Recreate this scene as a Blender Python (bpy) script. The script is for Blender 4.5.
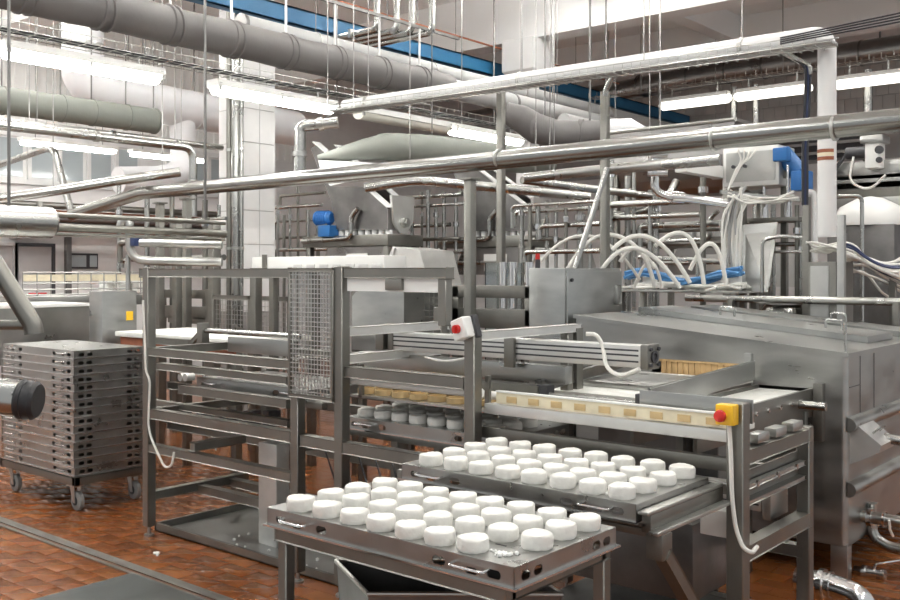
import bpy, bmesh, math, random
from mathutils import Vector, Matrix
random.seed(7)
for o in list(bpy.data.objects): bpy.data.objects.remove(o)
scene = bpy.context.scene
COL = scene.collection

# ------------------------------------------------------------------ camera
FPX, HOR, EYE = 958.0, 272.0, 1.65          # focal length in px, horizon row, eye height
TH = math.radians(40.04)
S_, C_ = math.sin(TH), math.cos(TH)
cam_d = bpy.data.cameras.new('camera'); cam = bpy.data.objects.new('camera', cam_d); COL.objects.link(cam)
cam.location = (0, 0, EYE); cam.rotation_euler = (math.pi/2, 0, TH)
cam_d.sensor_width = 36; cam_d.lens = 36*FPX/900; cam_d.shift_y = -(300-HOR)/900
cam_d.clip_start = 0.05; cam_d.clip_end = 200
scene.camera = cam

# ------------------------------------------------------------------ world, exposure
w = bpy.data.worlds.new('world'); scene.world = w; w.use_nodes = True
bg = w.node_tree.nodes['Background']; bg.inputs[0].default_value = (.97, .99, 1, 1); bg.inputs[1].default_value = 0.42
vs = scene.view_settings
vs.view_transform = 'Standard'; vs.look = 'None'; vs.exposure = 0.62; vs.gamma = 1; vs.use_curve_mapping = False
LAMP = 22.0                                   # strength of the fluorescent tubes

# ------------------------------------------------------------------ pixel -> point on a known plane
def ray(px, py):
    a = (px-450)/FPX
    return Vector((-S_+a*C_, C_+a*S_, (HOR-py)/FPX))
def at(r, k): return Vector((r.x*k, r.y*k, EYE+r.z*k))
def G(px, py, z=0): r = ray(px, py); return at(r, (z-EYE)/r.z)      # on a level plane
def AY(px, py, Y): r = ray(px, py); return at(r, Y/r.y)            # on a plane facing -Y
def AX(px, py, X): r = ray(px, py); return at(r, X/r.x)            # on a plane facing +X
def DP(px, py, d): return at(ray(px, py), d)                       # at a depth
def pix(p):
    d = -S_*p[0]+C_*p[1]
    if d < .05: return (-999, -999, d)
    return (450+FPX*(C_*p[0]+S_*p[1])/d, HOR-FPX*(p[2]-EYE)/d, d)

# ------------------------------------------------------------------ materials
MATS = {}
def mat(name, col, metal=0, rough=.5, var=0, scale=6, stretch=(1,1,1), bump=0, bscale=40, rvar=0, trans=0, emit=0, coat=0):
    m = bpy.data.materials.new(name); m.use_nodes = True; nt = m.node_tree; b = nt.nodes['Principled BSDF']
    b.inputs['Base Color'].default_value = (*col, 1); b.inputs['Metallic'].default_value = metal; b.inputs['Roughness'].default_value = rough
    if coat: b.inputs['Coat Weight'].default_value = coat
    if trans: b.inputs['Transmission Weight'].default_value = trans
    if emit: b.inputs['Emission Color'].default_value = (*col, 1); b.inputs['Emission Strength'].default_value = emit
    if var or rvar or bump:
        tc = nt.nodes.new('ShaderNodeTexCoord'); mp = nt.nodes.new('ShaderNodeMapping'); mp.inputs['Scale'].default_value = stretch
        geo = nt.nodes.new('ShaderNodeNewGeometry')
        nt.links.new(geo.outputs['Position'], mp.inputs[0])
        n = nt.nodes.new('ShaderNodeTexNoise'); n.inputs['Scale'].default_value = scale; n.inputs['Detail'].default_value = 5
        nt.links.new(mp.outputs[0], n.inputs['Vector'])
        if var:
            r = nt.nodes.new('ShaderNodeMapRange'); r.inputs['From Min'].default_value = .3; r.inputs['From Max'].default_value = .7
            r.inputs['To Min'].default_value = 1-var; r.inputs['To Max'].default_value = 1+var
            nt.links.new(n.outputs[0], r.inputs['Value'])
            mx = nt.nodes.new('ShaderNodeVectorMath'); mx.operation = 'SCALE'; mx.inputs[0].default_value = col
            nt.links.new(r.outputs[0], mx.inputs['Scale']); nt.links.new(mx.outputs[0], b.inputs['Base Color'])
        if rvar:
            r = nt.nodes.new('ShaderNodeMapRange'); r.inputs['From Min'].default_value = .3; r.inputs['From Max'].default_value = .7
            r.inputs['To Min'].default_value = max(.03, rough-rvar); r.inputs['To Max'].default_value = rough+rvar
            nt.links.new(n.outputs[0], r.inputs['Value']); nt.links.new(r.outputs[0], b.inputs['Roughness'])
        if bump:
            n2 = nt.nodes.new('ShaderNodeTexNoise'); n2.inputs['Scale'].default_value = bscale; n2.inputs['Detail'].default_value = 4
            nt.links.new(mp.outputs[0], n2.inputs['Vector'])
            bp = nt.nodes.new('ShaderNodeBump'); bp.inputs['Strength'].default_value = bump; bp.inputs['Distance'].default_value = .01
            nt.links.new(n2.outputs[0], bp.inputs['Height']); nt.links.new(bp.outputs[0], b.inputs['Normal'])
    MATS[name] = m
    return m
mat('steel', (.46, .46, .44), 1, .36, .12, 5, rvar=.1)
mat('frame_steel', (.25, .244, .222), 1, .43, .10, 7, rvar=.06)
mat('tube_steel', (.44, .44, .42), 1, .27, .03, 3, rvar=.03)
mat('sheet_steel', (.43, .435, .42), 1, .36, .15, 3, (1, 1, 3), bump=.08, bscale=3, rvar=.1)
mat('tray_steel', (.40, .40, .385), 1, .33, .08, 9, bump=.05, bscale=60, rvar=.08)
mat('pipe_steel', (.30, .30, .285), 1, .24, .03, 3)
mat('cover_steel', (.36, .39, .38), .95, .33, .2, 5, (1, .3, 1))
mat('polished_steel', (.72, .72, .72), 1, .12)
mat('duct_steel', (.33, .32, .31), 1, .34, .2, 3, rvar=.1)
mat('dark_steel', (.20, .195, .19), 1, .42, .2, 6)
mat('aluminium', (.68, .68, .66), .75, .42, .06, 8)
mat('black_rubber', (.02, .02, .022), 0, .5)
mat('dark_plastic', (.045, .045, .05), 0, .45)
mat('grey_rubber', (.22, .22, .21), 0, .6)
mat('cheese', (.76, .75, .705), 0, .62, .03, 30, bump=.22, bscale=90)
mat('curd', (.90, .90, .87), 0, .6, bump=.4, bscale=90)
mat('insulation', (.135, .128, .124), 0, .6, .08, 3, bump=.35, bscale=6)
mat('insulation_pale', (.40, .40, .395), 0, .55, .05, 3, bump=.12, bscale=6)
mat('insulation_green', (.19, .20, .178), 0, .6, .08, 3, bump=.4, bscale=7)
mat('white_duct', (.74, .74, .75), 0, .45, .04, 3)
mat('white_paint', (.72, .72, .71), 0, .4, .03, 5)
mat('white_plastic', (.82, .82, .79), 0, .35)
mat('pale_belt', (.80, .80, .75), 0, .45, .05, 8)
mat('cream_plastic', (.75, .68, .50), 0, .45, .08, 20)
mat('mould_tan', (.55, .40, .20), 0, .5, .1, 20)
mat('bamboo', (.62, .42, .20), 0, .5, .15, 30, (1, 1, .2))
mat('yellow', (.85, .50, .02), 0, .38)
mat('red', (.55, .02, .015), 0, .35)
mat('blue', (.015, .12, .34), 0, .4)
mat('beam_blue', (.015, .13, .27), 0, .5, .05, 4)
mat('motor_blue', (.02, .13, .38), 0, .4)
mat('navy', (.02, .035, .10), 0, .45)
mat('cable_white', (.78, .77, .72), 0, .45)
mat('cable_blue', (.07, .22, .46), 0, .45)
mat('cable_black', (.03, .03, .035), 0, .45)
mat('rust_red', (.30, .10, .05), 0, .6, .1, 10)
mat('tube_glow', (1, .99, .95), emit=LAMP)
mat('fill_glow', (1, .985, .95), emit=42)  # glow of the added fill battens above the view
mat('tube_soft', (1, .97, .88), emit=1.5)
mat('diffuser_off', (.80, .78, .70), 0, .35)
mat('glass', (.8, .86, .88), 0, .05, trans=1)
mat('window_pane', (.42, .47, .49), 0, .12)
mat('clear_acrylic', (.85, .9, .9), 0, .08, trans=1)
mat('wall_tile', (.76, .75, .74), 0, .3, .04, 4)
mat('wall_plaster', (.80, .79, .78), 0, .6, .03, 2)
mat('cladding', (.82, .82, .80), 0, .5, .03, 2)
mat('ceiling_white', (.88, .875, .86), 0, .7, .03, 1)
mat('ceiling_grey', (.42, .41, .39), 0, .75, .05, 1)
mat('door_grey', (.52, .51, .51), 0, .4, .03, 4)
mat('grout', (.15, .06, .03), 0, .45, .2, 8)
mat('column_tile', (.74, .74, .73), 0, .25, .03, 5)
mat('back_tile', (.52, .51, .49), 0, .35, .05, 5)
mat('joint', (.33, .32, .31), 0, .6)
TILE = []
for i, c in enumerate([(.20, .066, .018), (.18, .058, .017), (.215, .074, .021), (.17, .054, .016), (.19, .062, .019)]):
    TILE.append(mat('floor_tile_%d' % i, c, 0, .2, .16, 3, bump=.015, bscale=6, rvar=.07).name)

# ------------------------------------------------------------------ mesh helpers
class B:
    def __init__(s): s.bm = bmesh.new()
    def box(s, x0, x1, y0, y1, z0, z1, bev=0):
        vs_ = bmesh.ops.create_cube(s.bm, size=1)['verts']
        for v in vs_:
            v.co = Vector(((x0+x1)/2+v.co.x*(x1-x0), (y0+y1)/2+v.co.y*(y1-y0), (z0+z1)/2+v.co.z*(z1-z0)))
        if bev:
            ed = list({e for v in vs_ for e in v.link_edges})
            bmesh.ops.bevel(s.bm, geom=ed, offset=bev, segments=2, affect='EDGES', profile=.6)
        return s
    def obox(s, c, ax, ay, az, bev=0):            # oriented box: centre and three half-axis vectors
        vs_ = bmesh.ops.create_cube(s.bm, size=2)['verts']
        c, ax, ay, az = Vector(c), Vector(ax), Vector(ay), Vector(az)
        for v in vs_: v.co = c+ax*v.co.x+ay*v.co.y+az*v.co.z
        if bev:
            ed = list({e for v in vs_ for e in v.link_edges})
            bmesh.ops.bevel(s.bm, geom=ed, offset=bev, segments=1, affect='EDGES')
        return s
    def beam(s, p, q, wd, ht, bev=.004):
        p, q = Vector(p), Vector(q); d = q-p; L = d.length; d.normalize()
        up = Vector((0, 0, 1)) if abs(d.z) < .95 else Vector((0, 1, 0))
        sd = d.cross(up).normalized(); up = sd.cross(d)
        return s.obox((p+q)/2, d*L/2, sd*wd/2, up*ht/2, bev)
    def tube(s, pts, r, seg=12, fil=0, cap=True, n=5):
        pts = [Vector(p) for p in pts]
        if fil and len(pts) > 2 and not isinstance(r, (list, tuple)):
            out = [pts[0]]
            for i in range(1, len(pts)-1):
                a, b_, c = pts[i-1], pts[i], pts[i+1]
                u, v = (a-b_), (c-b_); f = min(fil, u.length*.49, v.length*.49)
                p0, p2 = b_+u.normalized()*f, b_+v.normalized()*f
                for k in range(n+1):
                    t = k/n; out.append(p0*(1-t)**2+b_*2*t*(1-t)+p2*t*t)
            out.append(pts[-1]); pts = out
        rr = r if isinstance(r, (list, tuple)) else [r]*len(pts)
        rings = []; ref = None
        for i, p in enumerate(pts):
            d = (pts[min(i+1, len(pts)-1)]-pts[max(i-1, 0)]).normalized()
            if ref is None:
                ref = d.orthogonal().normalized()
            ref = (ref-d*ref.dot(d)); ref = ref.normalized() if ref.length > 1e-6 else d.orthogonal().normalized()
            b2 = d.cross(ref)
            rings.append([s.bm.verts.new(p+(ref*math.cos(2*math.pi*k/seg)+b2*math.sin(2*math.pi*k/seg))*rr[i]) for k in range(seg)])
        for i in range(len(rings)-1):
            for k in range(seg):
                s.bm.faces.new((rings[i][k], rings[i][(k+1) % seg], rings[i+1][(k+1) % seg], rings[i+1][k]))
        if cap:
            s.bm.faces.new(rings[0][::-1]); s.bm.faces.new(rings[-1])
        return s
    def cyl(s, p, q, r, seg=16): return s.tube([p, q], r, seg)
    def rings(s, pts_r, seg=20, axis=None, org=None, cap=True):    # lathe: list of (t, r) along an axis
        org, axis = Vector(org), Vector(axis).normalized(); u = axis.orthogonal().normalized(); v = axis.cross(u)
        R = [[s.bm.verts.new(org+axis*t+(u*math.cos(2*math.pi*k/seg)+v*math.sin(2*math.pi*k/seg))*r) for k in range(seg)] for t, r in pts_r]
        for i in range(len(R)-1):
            for k in range(seg):
                s.bm.faces.new((R[i][k], R[i][(k+1) % seg], R[i+1][(k+1) % seg], R[i+1][k]))
        if cap: s.bm.faces.new(R[0][::-1]); s.bm.faces.new(R[-1])
        return s
    def prism(s, poly, vec):
        vec = Vector(vec); a = [s.bm.verts.new(Vector(p)) for p in poly]; b_ = [s.bm.verts.new(Vector(p)+vec) for p in poly]
        s.bm.faces.new(a[::-1]); s.bm.faces.new(b_)
        for i in range(len(a)): j = (i+1) % len(a); s.bm.faces.new((a[i], a[j], b_[j], b_[i]))
        return s
    def quad(s, a, b_, c, d, th=.003):            # a sheet with thickness
        a, b_, c, d = map(Vector, (a, b_, c, d)); n = (b_-a).cross(d-a).normalized()*th
        return s.prism([a, b_, c, d], n)
    def plate(s, o, u, v, W, Hh, holes, th=.003, seg=10):   # a sheet W x H with slotted holes (cx, cy, half length, radius) cut through it
        o, u, v = Vector(o), Vector(u), Vector(v); n = u.cross(v)*th
        loops = [[(0, 0), (W, 0), (W, Hh), (0, Hh)]]
        for cx, cy, hl, r in holes:
            L = []
            for k in range(seg):
                t = 2*math.pi*k/seg; L.append((cx+r*math.cos(t)+(hl if math.cos(t) > 0 else -hl), cy+r*math.sin(t)))
            loops.append(L)
        fr = []; bk = []; ed = []
        for L in loops:
            a = [s.bm.verts.new(o+u*x+v*y) for x, y in L]; fr.append(a)
            ed += [s.bm.edges.new((a[i], a[(i+1) % len(a)])) for i in range(len(a))]
        r1 = bmesh.ops.triangle_fill(s.bm, edges=ed, use_beauty=True, normal=u.cross(v))
        for a in fr:
            b_ = [s.bm.verts.new(x.co-n) for x in a]
            for i in range(len(a)):
                j = (i+1) % len(a); s.bm.faces.new((a[i], a[j], b_[j], b_[i]))
        return s
def mk(name, b, m, parent=None, smooth=True, recalc=True):
    bm = b.bm
    if recalc: bmesh.ops.recalc_face_normals(bm, faces=bm.faces)
    if parent is not None:
        r = parent
        while r.parent: r = r.parent
        bmesh.ops.translate(bm, verts=bm.verts, vec=-Vector(r.location))
    me = bpy.data.meshes.new(name); bm.to_mesh(me); bm.free()
    if smooth:
        me.polygons.foreach_set('use_smooth', [True]*len(me.polygons)); me.set_sharp_from_angle(angle=math.radians(38))
    me.materials.append(MATS[m] if isinstance(m, str) else m)
    o = bpy.data.objects.new(name, me); COL.objects.link(o)
    if parent: o.parent = parent
    return o
def tag(o, label=None, cat=None, group=None, kind=None):
    if label: o['label'] = label
    if cat: o['category'] = cat
    if group: o['group'] = group
    if kind: o['kind'] = kind
    return o
def T(name, label, cat, loc=(0, 0, 0), group=None):
    o = bpy.data.objects.new(name, None); COL.objects.link(o); o.location = loc; o.empty_display_size = .1
    return tag(o, label, cat, group)
def dup(root, loc, label=None, group=None, rot=None):
    r = root.copy(); COL.objects.link(r); r.location = loc
    if rot is not None: r.rotation_euler = rot
    if label: r['label'] = label
    if group: r['group'] = group
    for ch in root.children:
        c = ch.copy(); COL.objects.link(c); c.parent = r
        for g in ch.children:
            d = g.copy(); COL.objects.link(d); d.parent = c
    return r
def st(name, b, m, parent=None):
    o = mk(name, b, m, parent)
    if not parent: o['kind'] = 'structure'
    return o
#@@SHELL
# ================================================================== the room
WX, WY, CZ = -14.0, 17.0, 5.6                # left wall, back wall, ceiling
# floor slab carries the joints; tiles are laid on it
fm = bpy.data.materials.new('floor_far'); fm.use_nodes = True; MATS['floor_far'] = fm
nt = fm.node_tree; pb = nt.nodes['Principled BSDF']; br = nt.nodes.new('ShaderNodeTexBrick'); ge = nt.nodes.new('ShaderNodeNewGeometry')
nt.links.new(ge.outputs['Position'], br.inputs['Vector']); nt.links.new(br.outputs[0], pb.inputs['Base Color'])
br.inputs['Color1'].default_value = (.19, .062, .018, 1); br.inputs['Color2'].default_value = (.17, .055, .017, 1); br.inputs['Mortar'].default_value = (.13, .05, .024, 1)
br.inputs['Scale'].default_value = 1; br.inputs['Brick Width'].default_value = .24; br.inputs['Row Height'].default_value = .12; br.inputs['Mortar Size'].default_value = .004
pb.inputs['Roughness'].default_value = .28
floor = st('floor', B().box(WX-.3, 3, -2.5, WY+.3, -.2, -.004), 'floor_far')
TL, TW, GAP = .24, .12, .0035
cand = []
nx0, nx1, ny0, ny1 = -40, 4, 8, 66
for j in range(ny0, ny1):
    y = j*TW
    for i in range(nx0, nx1):
        x = i*TL+(TL/2 if j % 2 else 0); p = pix((x+TL/2, y+TW/2, 0))
        if 2.88 < y+TW/2 < 3.0: continue
        cand.append((x, y, p))
def shown(p):
    return (-15 < p[0] < 310 and 432 < p[1] < 615) or (850 < p[0] < 915 and 500 < p[1] < 615)
vis = sorted([c for c in cand if shown(c[2])], key=lambda c: c[2][2])
near, rest = vis[:300], vis[300:]+[c for c in cand if not shown(c[2])]
protos = [mk('tile', B().box(GAP/2, TL-GAP/2, GAP/2, TW-GAP/2, -.018, 0, .002), TILE[i], floor) for i in range(len(TILE))]
for k, (x, y, p) in enumerate(near):
    o = protos[k] if k < len(protos) else random.choice(protos).copy()
    if k >= len(protos): COL.objects.link(o)
    o.location = (x, y, random.uniform(-.0005, .0005)); o.rotation_euler = (random.uniform(-.0015, .0015), random.uniform(-.0015, .0015), 0)
b = [B() for _ in TILE]
for x, y, p in rest: random.choice(b).box(x+GAP/2, x+TL-GAP/2, y+GAP/2, y+TW-GAP/2, -.018, random.uniform(-.0008, .0008))
for i, q in enumerate(b): mk('tile_field', q, TILE[i], floor, False)['kind'] = 'stuff'
# drain slot with two metal lips
dr = B(); dr.box(-9.4, -1, 2.883, 2.908, -.02, .004); dr.box(-9.4, -1, 2.93, 2.952, -.02, .004); dr.box(-9.4, -1, 2.957, 2.998, -.02, .001)
mk('drain_channel_lip', dr, 'frame_steel', floor)
mk('drain_slot', B().box(-9.4, -1, 2.906, 2.93, -.02, -.010), 'black_rubber', floor)

wl = st('wall_left', B().box(WX-.2, WX, -2.5, WY, -.004, CZ), 'wall_tile')
rb = B()
y = -1.0
while y < 12: rb.box(WX, WX+.03, y, y+.03, 3.75, CZ-.02); y += .16
mk('cladding_rib', rb, 'cladding', wl)['kind'] = 'stuff'
mk('cladding_sheet', B().box(WX, WX+.01, -1, 12, 3.72, CZ-.02), 'cladding', wl)
mk('plaster_band', B().box(WX, WX+.012, -2, 12, 2.45, 2.98), 'wall_plaster', wl)
# strip of windows high on the left wall
def window(n, y0, y1, z0, z1, nm, X=WX):
    wo = st('window_%d' % n, B().box(X-.01, X+.012, y0, y1, z0, z1), 'white_paint')
    step = (y1-y0)/nm
    for i in range(nm):
        pn = mk('pane', B().box(X+.012, X+.02, y0+i*step+.06, y0+(i+1)*step-.06, z0+.06, z1-.06), 'window_pane', wo)
        mk('pane_frame', B().beam((X+.03, y0+i*step+.03, z0), (X+.03, y0+i*step+.03, z1), .06, .06), 'white_paint', wo)
    mk('sill', B().box(X+.01, X+.09, y0-.05, y1+.05, z0-.05, z0+.02), 'white_paint', wo)
    mk('head', B().box(X+.01, X+.06, y0-.05, y1+.05, z1-.03, z1+.05), 'white_paint', wo)
    return wo
window(1, AX(-40, 160, WX).y, AX(140, 165, WX).y, 3.0, 3.68, 6)
window(2, AX(165, 160, WX).y, AX(226, 165, WX).y, 3.0, 3.68, 3)
for n, (pa, pb_) in enumerate([(-14, 12), (16, 50)]):
    y0, y1 = AX(pa, 250, WX).y, AX(pb_, 250, WX).y
    d = st('door_%d' % (n+1), B().box(WX+.005, WX+.05, y0, y1, 0, 2.03, .004), 'door_grey')
    fr = B(); fr.box(WX+.003, WX+.07, y0-.05, y0, 0, 2.08); fr.box(WX+.003, WX+.07, y1, y1+.05, 0, 2.08); fr.box(WX+.003, WX+.07, y0, y1, 2.03, 2.08)
    mk('door_frame', fr, 'dark_plastic' if n else 'door_grey', d)
    hb = B().box(WX+.05, WX+.075, y0+.08, y0+.1, .95, 1.1); mk('door_handle', hb, 'steel', d)
    if n:
        mk('red_notice', B().box(WX+.05, WX+.055, (y0+y1)/2-.1, (y0+y1)/2+.18, 1.30, 1.34), 'red', d)
w3 = st('window_3', B().box(WX+.003, WX+.03, AX(69, 260, WX).y, AX(97, 260, WX).y, 1.70, 1.94), 'dark_plastic')
ym = AX(87, 260, WX).y
for a, c in ((AX(70.5, 260, WX).y, ym-.03), (ym+.03, AX(96, 260, WX).y)):
    mk('pane', B().box(WX+.03, WX+.034, a, c, 1.73, 1.91), 'window_pane', w3)

wb = st('wall_back', B().box(WX, 4, WY, WY+.2, -.004, CZ), 'joint')
mk('lower_panel', B().box(WX, 4, WY-.03, WY, 0, 3.55), 'wall_plaster', wb)
mk('dark_band', B().box(AY(640, 140, WY).x, AY(868, 140, WY).x, WY-.05, WY-.028, 3.62, 4.0), 'dark_plastic', wb)
for z in (3.70, 3.86):
    mk('band_slat', B().box(AY(640, 140, WY).x, AY(868, 140, WY).x, WY-.09, WY-.05, z, z+.05), 'duct_steel', wb)
# big ceramic panels of the back wall, each laid on its own
tw, thh = .205, .30
x0 = AY(560, 100, WY).x; pt = B().box(.004, tw-.004, -.018, 0, .004, thh-.004, .002)
tp = mk('wall_tile', pt, 'back_tile', wb); first = True
for j in range(4):
    for i in range(56):
        p = (x0+i*tw+(tw/2 if j % 2 else 0), WY, 4.02+j*thh)
        q = pix(p)
        if q[0] > 925: break
        o = tp if first else tp.copy()
        if not first: COL.objects.link(o)
        first = False; o.location = p
mk('upper_plaster', B().box(WX, 4, WY-.02, WY, 5.24, CZ), 'wall_plaster', wb)

st('ceiling', B().box(WX-.2, 2.5, 1.0, WY+.2, CZ, CZ+.2), 'ceiling_white')
st('trim_1', B().box(WX, 2.5, 5.9, 6.3, 4.9, CZ, .01), 'ceiling_white')
st('trim_2', B().box(WX, 2.5, 10.75, 11.1, 4.85, CZ, .01), 'ceiling_white')
st('trim_3', B().box(WX, 2.5, 14.2, 14.5, 5.1, CZ, .01), 'ceiling_white')
for k, x in enumerate((-10.5, -6.2, -2.6)):
    st('trim_%d' % (4+k), B().box(x-.12, x+.12, 11.1, 14.2, 5.2, CZ, .01), 'ceiling_white')

def column(name, label, x0, x1, y0, y1, z1, tz, cap=None):
    c = T(name, label, 'column', ((x0+x1)/2, (y0+y1)/2, 0))
    mk('column_core', B().box(x0+.01, x1-.01, y0+.01, y1-.01, 0, z1), 'joint', c)
    ty = (y1-y0)/2; tx = (x1-x0)/2
    pa = pb2 = None
    z = 1.2
    while z < z1-.05:
        h1 = min(tz, z1-z)
        for i in range(2):
            mk('tile', B().box(x1-.01, x1, y0+i*ty+.004, y0+(i+1)*ty-.004, z+.004, z+h1-.004), 'column_tile', c, False)
            mk('tile', B().box(x0+i*tx+.004, x0+(i+1)*tx-.004, y0, y0+.01, z+.004, z+h1-.004), 'column_tile', c, False)
        z += tz
    if cap:
        zc = cap
        b = B(); e = .14
        b.box(x0-e, x1+e, y0-e, y1+e, zc, z1-.002)
        mk('capital', b, 'column_tile', c)
        b = B(); lo = [(x0, y0), (x1, y0), (x1, y1), (x0, y1)]; hi = [(x0-e, y0-e), (x1+e, y0-e), (x1+e, y1+e), (x0-e, y1+e)]
        a = [b.bm.verts.new((*p, zc-.16)) for p in lo]; d = [b.bm.verts.new((*p, zc)) for p in hi]
        for i in range(4): b.bm.faces.new((a[i], a[(i+1) % 4], d[(i+1) % 4], d[i]))
        mk('capital_flare', b, 'column_tile', c)
    return c
column('tiled_column', 'white tiled square column with steel pipes clamped to its side', -9.05, -8.6, 6.67, 7.12, CZ-.002, .38)
column('tiled_column', 'white tiled column with a wide tiled head under the ceiling beam', -7.86, -7.62, 10.78, 11.0, 4.848, .38, 4.42)
#@@FORE
# ================================================================== cheese trays
LT, WT, HT = 1.04, .54, .058
def tray(label, loc, group):
    t = T('perforated_tray', label, 'tray', loc, group)
    L, W, Hh = LT/2, WT/2, HT
    x, y, z = loc
    b = B()
    lh = [(.07, .028, .012, .012), (.15, .022, .012, .010), (.27, .028, .012, .013), (LT-.27, .028, .012, .013), (LT-.15, .022, .012, .010), (LT-.07, .028, .012, .013)]
    sh = [(.055, .028, .008, .014), (.115, .028, .008, .014), (WT-.115, .028, .008, .014), (WT-.055, .028, .008, .014)]
    b.plate((x-L, y-W, z), (1, 0, 0), (0, 0, 1), LT, Hh, lh)
    b.plate((x+L, y+W, z), (-1, 0, 0), (0, 0, 1), LT, Hh, lh)
    b.plate((x+L, y-W, z), (0, 1, 0), (0, 0, 1), WT, Hh, sh)
    b.plate((x-L, y+W, z), (0, -1, 0), (0, 0, 1), WT, Hh, sh)
    mk('side', b, 'tray_steel', t, False, False)
    b = B().box(x-L, x+L, y-W, y+W, z+Hh, z+Hh+.003, .0014)
    mk('top_plate', b, 'tray_steel', t, False)
    b = B()
    b.box(x-L-.011, x+L+.011, y-W-.011, y-W+.006, z-.002, z+.004); b.box(x-L-.011, x+L+.011, y+W-.006, y+W+.011, z-.002, z+.004)
    b.box(x-L-.011, x-L+.006, y-W, y+W, z-.002, z+.004); b.box(x+L-.006, x+L+.011, y-W, y+W, z-.002, z+.004)
    mk('lower_lip', b, 'polished_steel', t, False)
    for sx in (-1, 1):
        for sy in (-1, 1):
            cx = x+sx*(L-.15); yy = y+sy*W
            mk('handle', B().tube([(cx-.06, yy-sy*.002, z+.036), (cx-.06, yy+sy*.028, z+.034), (cx+.06, yy+sy*.028, z+.034), (cx+.06, yy-sy*.002, z+.036)], .0042, 8, .012), 'polished_steel', t)
    return t
Z1, Z2 = .85, .893
t1 = tray('steel perforated tray of round white cheeses on the open stand over a bin', (-2.056, 2.368, Z1-HT-.003), 'cheese trays')
t2 = dup(t1, (-2.064, 3.05, Z2-HT-.003), 'steel perforated tray of round white cheeses sliding on the machine track')
t3 = dup(t1, (-3.14, 3.77, Z2-HT-.003), 'steel tray carrying cheeses inside the machine beneath the tan moulds')
t4 = dup(t1, (-4.58, 3.86, .985-HT), 'empty steel tray lying inside the machine behind the upper guard rails')
# small drain slots punched in the top of the front tray
b = B()
for px, py in ((501, 545), (345, 508), (395, 520)):
    p = G(px, py, Z1); b.box(p.x-.02, p.x+.02, p.y-.004, p.y+.004, Z1-.0005, Z1+.0006)
mk('top_slot', b, 'black_rubber', t1)
# cheeses: three slightly different bodies
def cheese_mesh(seed):
    rnd = random.Random(seed); b = B(); seg = 28
    prof = [(0, .0415), (.004, .0435), (.012, .0445), (.022, .0445), (.031, .0440), (.0355, .0425), (.0378, .039), (.0385, .030), (.0385, .001)]
    b.rings(prof, seg, (0, 0, 1), (0, 0, 0))
    for v in b.bm.verts:
        a = math.atan2(v.co.y, v.co.x); r = Vector((v.co.x, v.co.y)).length
        if r > .02:
            f = 1+.012*math.sin(3*a+seed)+.010*math.sin(7*a+2*seed)+rnd.uniform(-.012, .012)
            if v.co.z < .006: f *= 1+rnd.uniform(-.03, .035)
            v.co.x *= f; v.co.y *= f
        v.co.z += rnd.uniform(-.0008, .0008)+(.0015*math.sin(2*a+seed) if v.co.z > .03 else 0)
        v.co.z = max(v.co.z, .0)
    return b
protoC = []
def cheese(p, label, group, k):
    i = k % 4
    if len(protoC) <= i:
        o = mk('fresh_cheese', cheese_mesh(i*3+1), 'cheese'); protoC.append(o)
    else:
        o = protoC[i].copy(); COL.objects.link(o)
    o.location = p; o.rotation_euler = (0, 0, k*1.7)
    s = random.uniform(1.04, 1.10); o.scale = (s, s, random.uniform(1.02, 1.14))
    return tag(o, label, 'cheese', group)
R1 = [[(301, 497), (327, 503), (355, 509), (381, 515.5), (410.5, 522), (440, 528.5), (473, 535.5)],
      [(331, 490), (356, 495.5), (383, 501), (409, 507.5), (438, 513.5), (470, 519), (503, 525), (537, 533)],
      [(358, 484), (384, 489), (410, 494), (437, 499.5), (466, 505), (496, 510.5), (528, 516.5), (561, 523)],
      [(385, 478.5), (410, 483), (436, 488), (463, 493.5), (490, 498.5), (521, 503.5), (552, 509), (585, 515)]]
k = 0
for row in R1:
    for px, py in row:
        p = G(px, py, Z1+.041); cheese((p.x, p.y, Z1), 'round white fresh cheese on the tray of the open stand', 'cheeses on the stand tray', k); k += 1
R2 = [[(431, 454), (456, 458), (481, 462), (508, 466), (534, 470.5), (563, 475), (593, 480), (622, 485)],
      [(454, 448.5), (478, 452.5), (503.5, 456.5), (529, 461), (556, 465), (583, 469.5), (613, 474), (643, 479)],
      [(475.5, 443), (499, 447), (524, 451), (550, 455), (576, 459), (603, 463), (633, 467), (663, 472)],
      [(496.5, 438.5), (520, 442), (544.5, 445.5), (570, 449.5), (596, 453), (623, 457), (652.5, 461), (682, 466)]]
for row in R2:
    for px, py in row:
        p = G(px, py, Z2+.041); cheese((p.x, p.y, Z2), 'round white fresh cheese on the tray sliding into the machine', 'cheeses on the sliding tray', k); k += 1
for i in range(8):
    for j in range(3):
        cheese((-3.14-.44+i*.122, 3.58+j*.13, Z2), 'round white cheese on the tray inside the machine', 'cheeses inside the machine', k); k += 1
# crumbs of curd
for (px, py, z, lab) in ((503, 555, Z1, 'white curd crumbs scattered at the empty corner of the stand tray'), (612, 494, Z2, 'white curd crumbs at the near corner of the sliding tray')):
    c = G(px, py, z); b = B()
    for _ in range(26):
        r = random.uniform(.0025, .007); v = bmesh.ops.create_icosphere(b.bm, subdivisions=1, radius=r)['verts']
        d = Vector((random.gauss(0, .022), random.gauss(0, .012), 0)); bmesh.ops.translate(b.bm, verts=v, vec=Vector((c.x, c.y, z+r*.8))+d)
    tag(mk('curd_crumbs', b, 'curd'), lab, 'curd', kind='stuff')

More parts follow.
